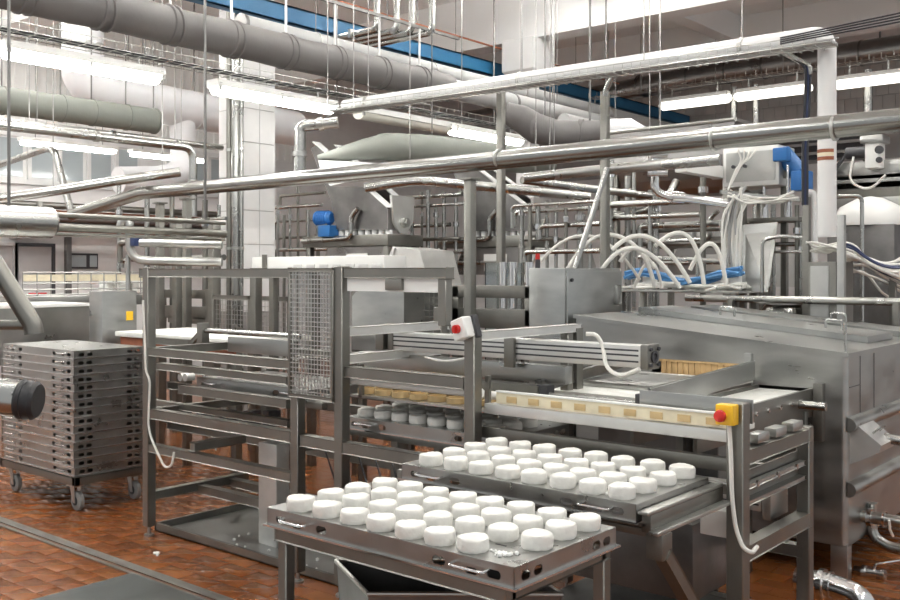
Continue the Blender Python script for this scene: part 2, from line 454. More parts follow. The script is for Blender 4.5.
# stand below the front tray
s = T('tray_stand', 'open steel tube stand carrying the front cheese tray', 'stand', (-2.05, 2.37, 0))
zt = Z1-HT-.006
b = B()
for y in (2.115, 2.62): b.beam((-2.53, y, zt-.02), (-1.56, y, zt-.02), .04, .04)
for x in (-2.51, -1.58): b.beam((x, 2.12, zt-.02), (x, 2.62, zt-.02), .04, .038)
mk('top_frame', b, 'frame_steel', s)
for x in (-2.50, -1.575):
    for y in (2.118, 2.617):
        mk('leg', B().beam((x, y, .01), (x, y, zt-.035), .042, .042), 'frame_steel', s)
        mk('foot', B().cyl((x, y, 0), (x, y, .02), .03), 'dark_plastic', s)
mk('stretcher', B().beam((-2.5, 2.617, .2), (-1.575, 2.617, .2), .03, .03), 'frame_steel', s)
# bin under the stand
bn = T('open_bin', 'open dark steel bin standing below the front cheese tray', 'bin', (-1.95, 2.3, 0))
zr = .62
c0 = G(336, 561, zr); c1 = G(368, 594, zr); ex = (C_, S_, 0); ex = Vector(ex)
u = (c1-c0); Lr = .62
P = [c0, c1, c1+ex*Lr, c0+ex*Lr]
for i in range(4):
    a, d = P[i], P[(i+1) % 4]; m_ = sum(P, Vector())/4
    a2, d2 = a.lerp(m_, .12), d.lerp(m_, .12); a2.z = d2.z = .12
    mk('bin_wall', B().quad(a, d, d2, a2, .004), 'dark_steel', bn)
mk('bin_rim', B().tube(P+[P[0]], .008, 8), 'steel', bn)
q = [p.lerp(m_, .12) for p in P]
for v in q: v.z = .12
mk('bin_floor', B().prism(q, (0, 0, -.004)), 'dark_steel', bn)
for v in q: mk('leg', B().beam((v.x*.97+m_.x*.03, v.y*.97+m_.y*.03, 0), (v.x*.97+m_.x*.03, v.y*.97+m_.y*.03, .12), .03, .03), 'frame_steel', bn)

# ================================================================== cheese turning machine (guard frame, rails, drives)
YF, YB = 3.38, 4.15
M = T('cheese_turning_machine', 'steel tube framed cheese turning machine with mesh guard and stacked rails', 'machine', (-3.9, 3.75, 0))
FS = 'frame_steel'
def railA(px1, px2, py, Y, wd=.05, ht=.05, name='rail', m=FS, root=None):
    z = AY(px1, py, Y).z
    return mk(name, B().beam((AY(px1, py, Y).x, Y, z), (AY(px2, py, Y).x, Y, z), wd, ht), m, root or M)
def railB(X, py, px1, px2, wd=.05, ht=.05, name='cross_rail', m=FS, root=None):
    p, q = AX(px1, py, X), AX(px2, py, X)
    return mk(name, B().beam((X, p.y, p.z), (X, q.y, p.z), wd, ht), m, root or M)
def post(X, Y, z0, z1, wd=.06, name='post', m=FS, root=None, foot=True):
    o = mk(name, B().beam((X, Y, z0+(.06 if foot else 0)), (X, Y, z1), wd, wd), m, root or M)
    if foot: mk('levelling_foot', B().cyl((X, Y, z0+.008), (X, Y, z0+.07), .011, 10).cyl((X, Y, z0), (X, Y, z0+.012), .032, 14), 'steel', o)
    return o
XL, XM1, XM2, XP, XR = -5.30, AY(298, 400, YF).x, AY(342, 400, YF).x, AY(473, 400, YF).x, AY(738, 400, YF).x
post(XL, YF, 0, 1.68); post(XM1, YF, 0, 1.0); post(XM2, YF, 0, 1.68)
ptop = post(XM2, YB, 0, 1.45); post(XL+.2, YB, 0, 1.0); post(XM1, YB, 0, 1.0)
railA(143, 293, 273, YF); railA(348, 450, 273, YF)
xb = AY(445, 272, YF).x
post(xb, YF, 1.40, 1.62, .05, foot=False)
railA(152, 294, 351.5, YF); railA(152, 294, 413, YF, .05, .06); railA(150, 294, 447, YF)
railA(304, 470, 440, YF, .05, .06)
railA(160, 290, 366, YF+.22, .05, .045); railA(182, 290, 389, YF+.1, .05, .05)
railA(152, 290, 402, YF+.22, .04, .04)
railA(348, 468, 371.5, YF+.02, .06, .055)
railA(152, 470, 340, YB, .05, .05); railA(170, 470, 385, YB, .05, .05); railA(170, 470, 425, YB, .05, .05)
railB(XL, 495, 153, 247, .05, .055); railB(-4.8, 447, 192, 244); railB(XM1, 447, 298, 330); railB(XM2, 500, 342, 385)
mk('cross_rail', B().beam((XL, YF, AY(152, 351.5, YF).z), (XL, YB, AY(152, 351.5, YF).z), .05, .05), FS, M)
mk('cross_rail', B().beam((XL, YF, AY(152, 413, YF).z), (XL, YB, AY(152, 413, YF).z), .05, .05), FS, M)
mk('floor_rail', B().beam((XL, 3.75, .235), (XM2, 3.75, .235), .05, .055), FS, M)
mk('floor_rail', B().beam((XL, 4.0, .235), (XM1, 4.0, .235), .05, .055), FS, M)
# arms running back from the two front posts
mk('arm', B().beam((XM2, YF, 1.345), (XM2, YB+.05, 1.345), .05, .045), 'aluminium', M)
mk('arm', B().beam((XM2, YF, 1.205), (XM2, YB, 1.205), .05, .045), 'aluminium', M)
# pale roller tubes below the front beam
mk('roller', B().cyl((XM2, YF+.06, AY(346, 381, YF).z), (XP, YF+.06, AY(346, 381, YF).z), .022), 'white_plastic', M)
mk('roller', B().cyl((XM2, YF+.26, 1.06), (XP, YF+.26, 1.06), .02), 'white_plastic', M)
# white splash strip and latch below the upper rail
p0, p1 = AY(349, 284, YF), AY(441, 284, YF)
mk('splash_strip', B().box(p0.x, p1.x, YF-.012, YF+.012, p0.z-.035, p0.z+.03), 'white_plastic', M)
p0 = AY(398, 284, YF); mk('latch', B().box(p0.x-.06, p0.x+.05, YF-.03, YF-.01, p0.z-.03, p0.z+.025, .004), 'frame_steel', M)
# wire mesh guard between the two middle posts
mg = mk('guard_frame', B().beam((XM1-.03, YF-.03, 1.66), (XM2-.03, YF-.03, 1.66), .02, .02).beam((XM1-.03, YF-.03, 1.0), (XM2-.03, YF-.03, 1.0), .02, .02).beam((XM1-.03, YF-.03, 1.0), (XM1-.03, YF-.03, 1.66), .02, .02).beam((XM2-.035, YF-.03, 1.0), (XM2-.035, YF-.03, 1.66), .02, .02), FS, M)
b = B(); n = 14
for i in range(1, n): x = XM1-.03+(XM2-XM1)*i/n; b.beam((x, YF-.03, 1.0), (x, YF-.03, 1.66), .0045, .0045, 0)
n = 27
for i in range(1, n): z = 1.0+.66*i/n; b.beam((XM1-.03, YF-.034, z), (XM2-.035, YF-.034, z), .0045, .0045, 0)
mk('wire_mesh', b, 'steel', mg, False)['kind'] = 'stuff'
# long profile cylinder across the machine
def profile_cyl(x0, x1, y, z, hw, hh, root, nm='profile_cylinder'):
    o = mk(nm, B().box(x0, x1, y-hw, y+hw, z-hh, z+hh, .004), 'aluminium', root)
    b = B()
    for dz in (-.45, .1, .55): b.box(x0+.01, x1-.03, y-hw-.001, y-hw+.004, z+dz*hh-.004, z+dz*hh+.004)
    mk('profile_groove', b, 'dark_plastic', o)
    for xe in (x0, x1):
        e = B().box(xe-.02, xe+.02, y-hw-.006, y+hw+.006, z-hh-.006, z+hh+.006, .008)
        mk('end_cap', e, 'frame_steel', o)
    e = B()
    for sy in (-1, 1):
        for sz in (-1, 1): e.cyl((x1+.018, y+sy*hw*.7, z+sz*hh*.7), (x1+.03, y+sy*hw*.7, z+sz*hh*.7), .009, 8)
    e.rings([(0, .028), (.008, .028), (.008, .018), (.002, .018)], 18, (1, 0, 0), (x1+.019, y, z))
    mk('cap_screw', e, 'dark_plastic', o)
    return o
YC = 3.86
xa, xc = AY(397, 343, YC).x, AY(650, 350, YC).x
zc = AY(640, 356, YC).z
profile_cyl(xa, xc, YC, zc, .05, .05, M)
mk('hanger_bracket', B().box(AY(517, 340, YC).x-.03, AY(517, 340, YC).x+.03, YC-.07, YC-.05, zc-.09, zc+.08, .003), FS, M)
mk('hanger_bracket', B().box(AY(388, 340, YC).x-.03, AY(388, 340, YC).x+.03, YC-.07, YC+.05, zc-.05, zc+.09, .003), FS, M)
mk('carriage_beam', B().box(xa-.3, xc-.45, YC+.0, YC+.06, zc-.16, zc-.075, .004), 'sheet_steel', M)
# second cylinder to the left with its tie rod
zz = AY(250, 334, YC).z
mk('tie_rod', B().cyl((AY(205, 334, 3.9).x, 3.9, zz), (AY(300, 334, 3.9).x, 3.9, zz), .018), 'tube_steel', M)
px_ = AY(203, 335, 3.9).x
mk('pivot_bracket', B().box(px_-.03, px_+.03, 3.87, 3.93, 1.14, zz+.05, .004), FS, M)
mk('brace', B().beam((px_-.16, 3.9, 1.14), (px_, 3.9, zz), .02, .03), FS, M)
mk('support_plate', B().box(AY(230, 360, 3.95).x, AY(292, 360, 3.95).x, 3.93, 3.97, 1.12, 1.22, .003), 'sheet_steel', M)
# small rollers and clamp blocks at the left end
for px, py in ((184, 377), (189, 377)):
    p = AY(px, py, 3.52); mk('guide_roller', B().cyl((p.x, p.y-.03, p.z), (p.x, p.y+.03, p.z), .024), 'aluminium', M)
mk('aluminium_column', B().box(AY(265, 480, 3.75).x, AY(283, 480, 3.75).x, 3.70, 3.80, 0, .62, .004), 'aluminium', M)
for px in (205, 228, 252, 272):
    p = AY(px, 418, 3.95); mk('clamp_block', B().box(p.x-.03, p.x+.03, 3.9, 4.0, p.z-.05, p.z+.05, .005), 'dark_plastic', M)
# tan moulds on a shelf above the inner tray
mk('mould_shelf', B().box(-3.62, -2.66, 3.5, 4.05, 1.00, 1.012), 'steel', M)
mring = None
for j in range(3):
    for i in range(8):
        if mring is None:
            b = B().rings([(0, .048), (.028, .048), (.028, .042), (.002, .042)], 18, (0, 0, 1), Vector(M.location))
            mring = mk('mould_ring', b, 'mould_tan', M)
            o = mring
        else: o = mring.copy(); COL.objects.link(o)
        o.location = (-3.58+i*.122+3.9, 3.58+j*.13-3.75, 1.013)
for x in (-3.55, -2.72): mk('shelf_hanger', B().box(x-.012, x+.012, 3.5, 3.52, 1.0, 1.17), FS, M)
# tray tracks under the inner trays
for y in (3.53, 4.0):
    mk('tray_track', B().box(-3.75, -1.5, y-.02, y+.02, Z2-HT-.04, Z2-HT-.004, .003), FS, M)
    mk('tray_track', B().box(-5.2, -3.95, y+.09-.02, y+.09+.02, .985-HT-.04, .985-HT-.002, .003), FS, M)
# front post with the rotary switch box
pp = post(XP, YF, 0, 1.385)
p = Vector((XP-.02, YF-.05, 1.395))
sw = mk('switch_box', B().obox(p, Vector((.038, -.0, .014)), Vector((0, .032, 0)), Vector((-.014, 0, .045)), .006), 'white_plastic', M)
mk('switch_base', B().obox(p+Vector((.008, .047, 0)), Vector((.042, 0, .015)), Vector((0, .018, 0)), Vector((-.015, 0, .05)), .004), 'dark_plastic', sw)
kb = B().rings([(0, .02), (.018, .019), (.018, .001)], 18, (0, -1, 0), p+Vector((-.004, -.032, 0))); kb.box(p.x-.010, p.x+.002, p.y-.06, p.y-.048, p.z-.016, p.z+.016)
mk('rotary_knob', kb, 'red', sw)
mk('arm', B().beam((XP, YF, 1.36), (XP, YB+.1, 1.36), .05, .04), 'aluminium', M)
mk('arm_end', B().box(XP-.03, XP+.03, YB+.05, YB+.11, 1.0, 1.36, .003), FS, M)
post(XP, YB, 0, 1.34, .05)
# ------------------------------------------------- mould conveyor between the front post and the end legs
zc2 = 1.062
mk('conveyor_edge', B().box(XP+.04, XR-.01, 3.41, 3.45, zc2-.05, zc2-.005, .004), 'aluminium', M)
mk('conveyor_bed', B().box(XP+.04, XR-.06, 3.45, 3.68, zc2-.03, zc2-.008, .002), 'pale_belt', M)
mk('guide_strip', B().box(XP+.1, XR-.02, 3.42, 3.435, zc2, zc2+.05, .003), 'cream_plastic', M)
for i in range(9): mk('mould_window', B().box(XP+.16+i*.118, XP+.215+i*.118, 3.4165, 3.42, zc2+.008, zc2+.036, .001), 'mould_tan', M)
mk('strip_cap', B().box(XP+.1, XR-.02, 3.415, 3.44, zc2+.05, zc2+.058, .002), 'white_plastic', M)
for i in range(9):
    for j in range(1):
        o = mring.copy(); COL.objects.link(o); o.parent = M; o.location = (XP+.14+i*.122+3.9, 3.52+j*.12-3.75, zc2-.008); o.scale = (1, 1, 1.5)
mk('under_rail', B().box(XP, XR, 3.42, 3.46, .90, .95, .003), FS, M)
mk('front_plate', B().box(AY(640, 405, 3.47).x, XR+.02, 3.465, 3.475, zc2+.02, zc2+.11, .002), 'sheet_steel', M)
# frame on top of the conveyor: box end, rod, clamp, side beams
x1 = AY(490, 390, 3.75).x; x2 = AY(541, 390, 3.75).x
z1 = AY(530, 392, 3.75).z
mk('end_beam', B().box(x1-.12, x2, 3.72, 3.80, z1-.035, z1+.035, .003), FS, M)
x3 = AY(640, 397, 3.75).x
mk('guide_rod', B().cyl((x2, 3.76, z1-.005), (x3, 3.76, z1-.005), .012), 'tube_steel', M)
mk('guide_rod', B().cyl((x2, 3.79, z1-.03), (x3, 3.79, z1-.03), .007), 'tube_steel', M)
for x in (x2, x3):
    mk('rod_clamp', B().box(x-.015, x+.045, 3.73, 3.80, z1-.045, z1+.04, .006), 'dark_plastic', M)
    mk('clamp_tail', B().beam((x+.02, 3.745, z1-.02), (x+.07, 3.745, z1-.09), .015, .03), 'dark_plastic', M)
mk('side_beam', B().beam((x2-.05, 3.8, 1.10), (-2.87, 5.20, 1.13), .03, .05), 'dark_steel', M)
mk('side_beam', B().beam((x3+.02, 3.80, 1.085), (-2.15, 5.20, 1.10), .012, .10), 'sheet_steel', M)
mk('infeed_deck', B().box(-2.86, -2.16, 4.1, 5.22, 1.03, 1.045), 'pale_belt', M)
mk('deck_plate', B().box(-2.80, -2.2, 4.35, 4.9, 1.047, 1.075, .003), 'tray_steel', M)
mk('shade_pan', B().box(-2.62, -1.56, 3.5, 4.3, .03, .09, .004), 'dark_steel', M)  # dark pan added to stand in for the shade under the machine
mk('shade_panel', B().box(XP+.06, -1.98, 4.36, 4.37, .06, .86), 'dark_steel', M)  # dark sheet added to deepen the shade behind the end legs
mk('drive_housing', B().box(-2.5, -1.75, 3.62, 4.0, .3, .62, .01), 'dark_steel', M)
# end legs and rails
post(XR, YF, 0, 1.17, .065); YE = AX(805, 430, XR).y
post(XR, YE, 0, 1.0, .055)
mk('end_rail', B().beam((XR, YF, .965), (XR, YE, .965), .05, .055), FS, M)
mk('end_rail', B().beam((XR, YF, .61), (XR, YE, .61), .05, .06), FS, M)
mk('end_plate', B().box(XR-.02, XR-.012, YF+.05, YE-.05, .80, .90), FS, M)
mk('end_angle', B().beam((XR+.01, YF+.05, .855), (XR+.01, YE-.06, .855), .02, .02), 'steel', M)
mk('end_angle', B().beam((XR, YF+.0, .79), (XR, YE-.04, .79), .03, .018), 'steel', M)
for i in range(3): mk('bolt', B().cyl((XR+.02, YF+.12+i*.2, .855), (XR+.03, YF+.12+i*.2, .855), .012, 8), 'polished_steel', M)
mk('back_low_rail', B().beam((XP, YE, .47), (XR, YE, .47), .05, .05), FS, M)
mk('back_low_rail', B().beam((XP, YE, .18), (XR, YE, .18), .05, .05), FS, M)
profile_cyl(XR-.6, XR-.1, YE-.14, .70, .035, .05, M, 'drive_cylinder')
mk('drive_plate', B().box(XR-.1, XR-.06, YE-.22, YE-.03, .63, .80, .008), 'steel', M)
for i in range(3): mk('bearing_block', B().box(XR-.03, XR+.02, YF+.14+i*.18, YF+.25+i*.18, 1.0, 1.035, .004), 'steel', M)
# emergency stop on the front leg
p = AY(727, 415, YF-.06)
es = mk('stop_box', B().box(p.x-.035, p.x+.035, YF-.085, YF-.035, p.z-.035, p.z+.04, .006), 'yellow', M)
mk('stop_button', B().rings([(0, .013), (.012, .013), (.014, .023), (.026, .021), (.030, .012), (.030, .001)], 18, (0, -1, 0), (p.x-.008, YF-.085, p.z)), 'red', es)
mk('conduit', B().tube([AY(729, 425, YF-.055), AY(731, 455, YF-.05), AY(732, 500, YF-.045), AY(736, 530, YF-.045), AY(743, 548, YF-.045), AY(752, 553, YF-.04), AY(757, 547, YF+.05)], .0085, 8, .06), 'cable_white', es)
# sliding-tray track and brace in front of the end legs
mk('tray_slide', B().box(-1.535, -1.50, 2.80, YF-.03, .80, .86, .003), FS, M)
mk('slide_angle', B().box(-1.50, -1.465, 2.78, YF-.03, .80, .812, .002), 'steel', M)
mk('slide_angle', B().box(-1.54, -1.50, 2.78, YF-.03, .86, .872, .004), 'steel', M)
mk('tray_slide', B().box(-2.63, -2.60, 2.80, YF-.03, .80, .86, .003), FS, M)
mk('slide_cross', B().box(-2.6, -1.50, 2.84, 2.88, .775, .80, .003), FS, M)
mk('slide_ledge', B().box(-2.6, -1.52, 2.80, 2.83, .815, Z2-HT-.004, .003), FS, M)
mk('slide_bracket', B().box(-1.52, -1.46, 2.80, 2.87, .715, .80, .004), FS, M)
mk('slide_brace', B().beam((-1.48, 2.84, .73), (-1.44, 3.34, .14), .042, .042), FS, M)
mk('slide_brace_foot', B().beam((-1.44, 3.30, .16), (XR, YF, .16), .04, .04), FS, M)
jb = mk('junction_box', B().box(XR-.16, XR-.05, YF+.02, YF+.12, .655, .755, .006), 'white_plastic', M)
for i in range(4): mk('box_stud', B().cyl((XR-.05, YF+.04+(i % 2)*.06, .675+(i//2)*.06), (XR-.03, YF+.04+(i % 2)*.06, .675+(i//2)*.06), .012, 8), 'grey_rubber', jb)
# loose white hoses
def hose(pts, r, m, root, nm='hose', seg=8, fil=.15): return mk(nm, B().tube(pts, r, seg, fil, n=6), m, root)
hose([AY(143, 300, YF-.05), AY(146, 372, YF-.05), AY(150, 380, YF-.05), AY(148, 430, YF-.05), AY(157, 452, YF-.05), AY(165, 468, YF-.05), AY(172, 466, YF-.05), AY(174, 452, YF-.04)], .007, 'cable_white', M)
hose([DP(586, 334, 4.4), DP(596, 334, 4.4), DP(603, 345, 4.4), DP(606, 368, 4.35), DP(620, 377, 4.3), DP(640, 369, 4.25)], .010, 'cable_white', M)
hose([DP(425, 357, 4.7), DP(445, 362, 4.6), DP(466, 358, 4.5)], .005, 'cable_white', M)
hose([G(200, 448, .5), G(205, 440, .5), G(215, 442, .5), G(216, 450, .5)], .006, 'cable_white', M, fil=.05)
for i in range(5):
    a = AY(325+i*16, 450, 3.95); c = AY(335+i*14, 500, 3.7); hose([a, (a+c)/2+Vector((.08, 0, -.1)), c], .006, 'cable_black', M)
# floor drip tray
dt = T('drip_tray', 'shallow steel drip tray on the tiles below the machine', 'tray', (-4.6, 3.85, 0))
a = (-5.38, -3.2, 3.47, 4.25)
mk('pan', B().box(a[0], a[1], a[2], a[3], .002, .008), 'sheet_steel', dt)
b = B(); b.box(a[0], a[1], a[2], a[2]+.02, .002, .05).box(a[0], a[1], a[3]-.02, a[3], .002, .05).box(a[0], a[0]+.02, a[2], a[3], .002, .05).box(a[1]-.02, a[1], a[2], a[3], .002, .05)
mk('rim', b, 'frame_steel', dt)
b = B()
for _ in range(40):
    r = random.uniform(.004, .012); v = bmesh.ops.create_icosphere(b.bm, subdivisions=1, radius=r)['verts']
    bmesh.ops.translate(b.bm, verts=v, vec=Vector((random.uniform(-5.0, -3.6), random.uniform(3.52, 4.2), .008+r*.6)))
tag(mk('curd_crumbs', b, 'curd'), 'white curd splashes in the floor drip tray', 'curd', kind='stuff')
# bits of curd on the tiles
for px, py, lab in ((157, 555, 'white curd scrap on the tiles in front of the drip tray'), ):
    b = B()
    for _ in range(5):
        r = random.uniform(.006, .011); v = bmesh.ops.create_icosphere(b.bm, subdivisions=1, radius=r)['verts']
        bmesh.ops.translate(b.bm, verts=v, vec=G(px, py, 0)+Vector((random.uniform(-.03, .03), random.uniform(-.015, .015), r*.8)))
    tag(mk('curd_crumbs', b, 'curd'), lab, 'curd', kind='stuff')
# loose cover sheet over the drain
tag(mk('cover_sheet', B().box(-4.68, -3.0, 1.5, 2.88, .002, .012, .003), 'cover_steel'), 'flat steel cover sheet lying on the tiles beside the drain slot', 'cover')
for o in bpy.data.objects:
    if o.name.startswith('cover_sheet'): o.location.z = .002

# ================================================================== trolley with stacked trays
tr = T('tray_trolley', 'low steel trolley on swivel castors under the tray stack', 'trolley', (-6.72, 3.64, 0))
X0, X1, Y0, Y1 = -7.27, -6.17, 3.36, 3.92
b = B(); b.box(X0, X1, Y0, Y0+.04, .185, .245, .003).box(X0, X1, Y1-.04, Y1, .185, .245, .003).box(X0, X0+.04, Y0, Y1, .185, .245, .003).box(X1-.04, X1, Y0, Y1, .185, .245, .003).box(X0, X1, Y0, Y1, .235, .242)
mk('trolley_frame', b, FS, tr)
for x in (X0+.1, X1-.1):
    for y in (Y0+.06, Y1-.06):
        c = mk('castor_fork', B().box(x-.05, x+.05, y-.04, y+.04, .165, .186, .003).prism([(x-.03, y-.028, .165), (x+.03, y-.028, .165), (x+.045, y-.028, .055), (x+.015, y-.028, .055)], (0, .005, 0)).prism([(x-.03, y+.023, .165), (x+.03, y+.023, .165), (x+.045, y+.023, .055), (x+.015, y+.023, .055)], (0, .005, 0)), 'steel', tr)
        mk('wheel', B().rings([(-.02, .03), (-.02, .055), (-.014, .066), (.014, .066), (.02, .055), (.02, .03)], 22, (0, 1, 0), (x+.03, y, .067)), 'grey_rubber', c)
        mk('wheel_hub', B().cyl((x+.03, y-.025, .067), (x+.03, y+.025, .067), .03), 'black_rubber', c)
for i in range(15):
    q_ = dup(t1, (-6.72+random.uniform(-.004, .004), 3.64+random.uniform(-.004, .004), .248+i*.0576), {0: 'empty steel tray resting on the trolley frame, lowest of its stack', 14: 'empty steel tray lying topmost on the trolley stack'}.get(i, 'empty steel perforated tray within the stack on the trolley'), 'trays stacked on the trolley'); q_.scale = (1, 1, .9)
for o in list(bpy.data.objects):
    if o.name.startswith('top_slot') and o.parent and o.parent.location.x < -4: bpy.data.objects.remove(o)
#@@TANK
# ================================================================== steel tunnel tank on the right
YT, XA, XB = 5.26, -3.36, -1.66
def zt(x): return 1.22+(XB-x)*.0905
K = T('tunnel_tank', 'large box shaped steel washing tunnel with sloping roof and brush curtain opening', 'tank', (-2.5, 6.1, 0))
SS = 'sheet_steel'
YK = 7.05
o1 = (AY(652, 365, YT).x, AY(748, 365, YT).x, 1.01, 1.125)
o2 = (AY(757, 388, YT).x, AY(816, 388, YT).x, .90, 1.015)
def fp(x0, x1, z0, z1=None):
    if z1 is None: poly = [(x0, YT, z0), (x1, YT, z0), (x1, YT, zt(x1)-.02), (x0, YT, zt(x0)-.02)]
    else: poly = [(x0, YT, z0), (x1, YT, z0), (x1, YT, z1), (x0, YT, z1)]
    b.prism(poly, (0, .006, 0))
b = B()
fp(XA, o1[0], .19); fp(o1[0], o1[1], .19, o1[2]); fp(o1[0], o1[1], o1[3]); fp(o1[1], o2[0], .19); fp(o2[0], o2[1], .19, o2[2]); fp(o2[0], o2[1], o2[3]); fp(o2[1], XB-.03, .19)
mk('front_panel', b, SS, K, False)
# rounded corner strip, end wall, back, bottom
b = B(); n = 6
pts = [(XB-.03+.03*math.sin(t*math.pi/2/n), YT+.03-.03*math.cos(t*math.pi/2/n)) for t in range(n+1)]
for i in range(n):
    (x0, y0), (x1, y1) = pts[i], pts[i+1]; b.prism([(x0, y0, .19), (x1, y1, .19), (x1, y1, zt(XB)-.02), (x0, y0, zt(XB)-.02)], (-.004, .004, 0))
mk('corner_strip', b, SS, K)
mk('end_wall', B().box(XB-.006, XB, YT+.03, YK, .19, zt(XB)-.02), SS, K)
mk('end_wall', B().prism([(XA, YT, .19), (XA, YK, .19), (XA, YK, zt(XA)-.02), (XA, YT, zt(XA)-.02)], (.006, 0, 0)), SS, K)
mk('back_panel', B().prism([(XA, YK, .19), (XB, YK, .19), (XB, YK, zt(XB)-.02), (XA, YK, zt(XA)-.02)], (0, -.006, 0)), SS, K)
mk('bottom_panel', B().box(XA, XB, YT, YK, .185, .192), SS, K)
mk('roof', B().prism([(XA-.01, YT-.012, zt(XA-.01)-.022), (XB+.012, YT-.012, zt(XB+.012)-.022), (XB+.012, YT-.012, zt(XB+.012)), (XA-.01, YT-.012, zt(XA-.01))], (0, YK-YT+.012, 0)), SS, K)
# lids with handles
def lid(x0, x1, y0, y1, hs):
    l = mk('lid', B().prism([(x0, y0, zt(x0)+.002), (x1, y0, zt(x1)+.002), (x1, y0, zt(x1)+.04), (x0, y0, zt(x0)+.04)], (0, y1-y0, 0)), SS, K)
    for hx, hy in hs:
        z = zt(hx)+.038
        mk('lid_handle', B().tube([(hx-.05, hy, z), (hx-.05, hy, z+.06), (hx+.05, hy, z+.055), (hx+.05, hy, z-.008)], .008, 8, .02), 'tube_steel', l)
lid(-3.27, -1.75, 5.92, 6.42, [(-2.72, 6.14), (-2.02, 6.14)])
lid(-3.2, -1.75, 6.58, 6.98, [(-2.2, 6.78)])
mk('corner_pin', B().cyl((XB-.02, YT+.03, zt(XB)-.02), (XB-.02, YT+.03, zt(XB)+.15), .008, 8), 'tube_steel', K)
# corner legs
for x in (XB-.045, XA+.045):
    for y in (YT+.035, YK-.045):
        mk('leg', B().box(x-.045, x+.045, y-.03, y+.04, 0, .2, .004), SS, K)
# dark lining seen through the openings
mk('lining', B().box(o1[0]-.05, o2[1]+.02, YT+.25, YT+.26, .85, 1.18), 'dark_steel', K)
mk('opening_jamb', B().box(o2[1], o2[1]+.05, YT-.05, YT, .74, 1.05, .003), FS, K)
mk('opening_jamb', B().box(o1[1]-.012, o1[1]+.03, YT-.03, YT, .98, 1.19, .003), SS, K)
n = 15; sw_ = (o1[1]-o1[0]-.06)/n; pr_ = None
for i in range(n):
    x = o1[0]+.05+i*sw_
    b = B().prism([(x+.002, YT+.02, 1.01+random.uniform(0, .012)), (x+sw_-.003, YT+.02, 1.01+random.uniform(0, .012)), (x+sw_-.002, YT+.02, 1.118), (x+.001, YT+.02, 1.118)], (0, .012, 0))
    mk('curtain_strip', b, 'bamboo', K, False)
mk('curtain_rail', B().box(o1[0]+.03, o1[1]-.01, YT+.005, YT+.035, 1.112, 1.128), 'bamboo', K)
# end wall fittings
def ledge(z, y0, y1):
    b = B(); m = 8
    prof = [(XB+.045*math.sin(math.pi*i/m), z+.04*math.cos(math.pi*i/m)) for i in range(m+1)]
    b.prism([(x, y0, zz) for x, zz in prof], (0, y1-y0, 0)); mk('half_round_ledge', b, 'steel', K)
ledge(.835, YT+.0, YK); ledge(.49, YT+.0, YK)
for y in (5.47, 5.72): mk('panel_seam', B().box(XB, XB+.003, y, y+.006, .88, 1.19), 'dark_steel', K)
mk('panel_seam', B().box(XB, XB+.003, YT+.03, 5.47, 1.03, 1.036), 'dark_steel', K)
h = [(XB, 5.30, .83), (XB+.03, 5.30, .84), (XB+.16, 5.30, .74), (XB+.15, 5.30, .70), (XB, 5.30, .62)]
hd = mk('hood', B().prism(h, (0, .26, 0)), 'aluminium', K)
mk('hood_handle', B().tube([(XB+.10, 5.36, .79), (XB+.13, 5.36, .82), (XB+.13, 5.48, .82), (XB+.10, 5.48, .79)], .006, 8, .02), 'tube_steel', hd)
mk('outlet_pipe', B().tube([(XB+.12, 5.5, .75), (XB+.35, 5.5, .73), (XB+.8, 5.5, .72)], .028, 14, .08), 'tube_steel', K)
pz = AX(862, 516, XB)
op = mk('outlet_pipe', B().tube([(XB, pz.y, pz.z), (XB+.22, pz.y, pz.z), (XB+.36, pz.y, pz.z-.03), (XB+.7, pz.y+.02, pz.z-.04)], .033, 16, .1), 'tube_steel', K)
mk('clamp_ring', B().cyl((XB+.03, pz.y, pz.z), (XB+.055, pz.y, pz.z), .048).cyl((XB+.11, pz.y, pz.z), (XB+.125, pz.y, pz.z), .042), 'polished_steel', op)
mk('outlet_pipe', B().tube([(XB+.02, 5.62, .36), (XB+.02, 5.62, .17), (XB+.12, 5.6, .13), (XB+.7, 5.58, .14)], .03, 14, .09), 'tube_steel', K)
vp = AX(862, 571, XB+.02)
vv = mk('drain_valve', B().cyl((XB-.02, vp.y, vp.z), (XB+.12, vp.y, vp.z), .022).cyl((XB+.02, vp.y, vp.z), (XB+.04, vp.y, vp.z), .034).cyl((XB+.12, vp.y, vp.z), (XB+.14, vp.y, vp.z), .03), 'polished_steel', K)
mk('valve_lever', B().tube([(XB+.08, vp.y, vp.z+.02), (XB+.09, vp.y, vp.z+.05), (XB+.22, vp.y+.03, vp.z+.09)], .007, 8, .02), 'polished_steel', vv)
mk('hose', B().tube([AX(889, 520, -1.3), AX(890, 530, -1.3), AX(893, 536, -1.3)], .006, 8), 'cable_white', K)
zr3 = AY(800, 300, 7.12).z
mk('rear_pipe', B().cyl((AY(686, 300, 7.12).x, 7.12, zr3), (AY(940, 300, 7.12).x, 7.12, zr3), .028, 14), 'tube_steel', K)
for x in (-3.1, -1.9): mk('pipe_bracket', B().box(x-.02, x+.02, YK-.01, 7.1, 1.1, zr3, .003), FS, K)
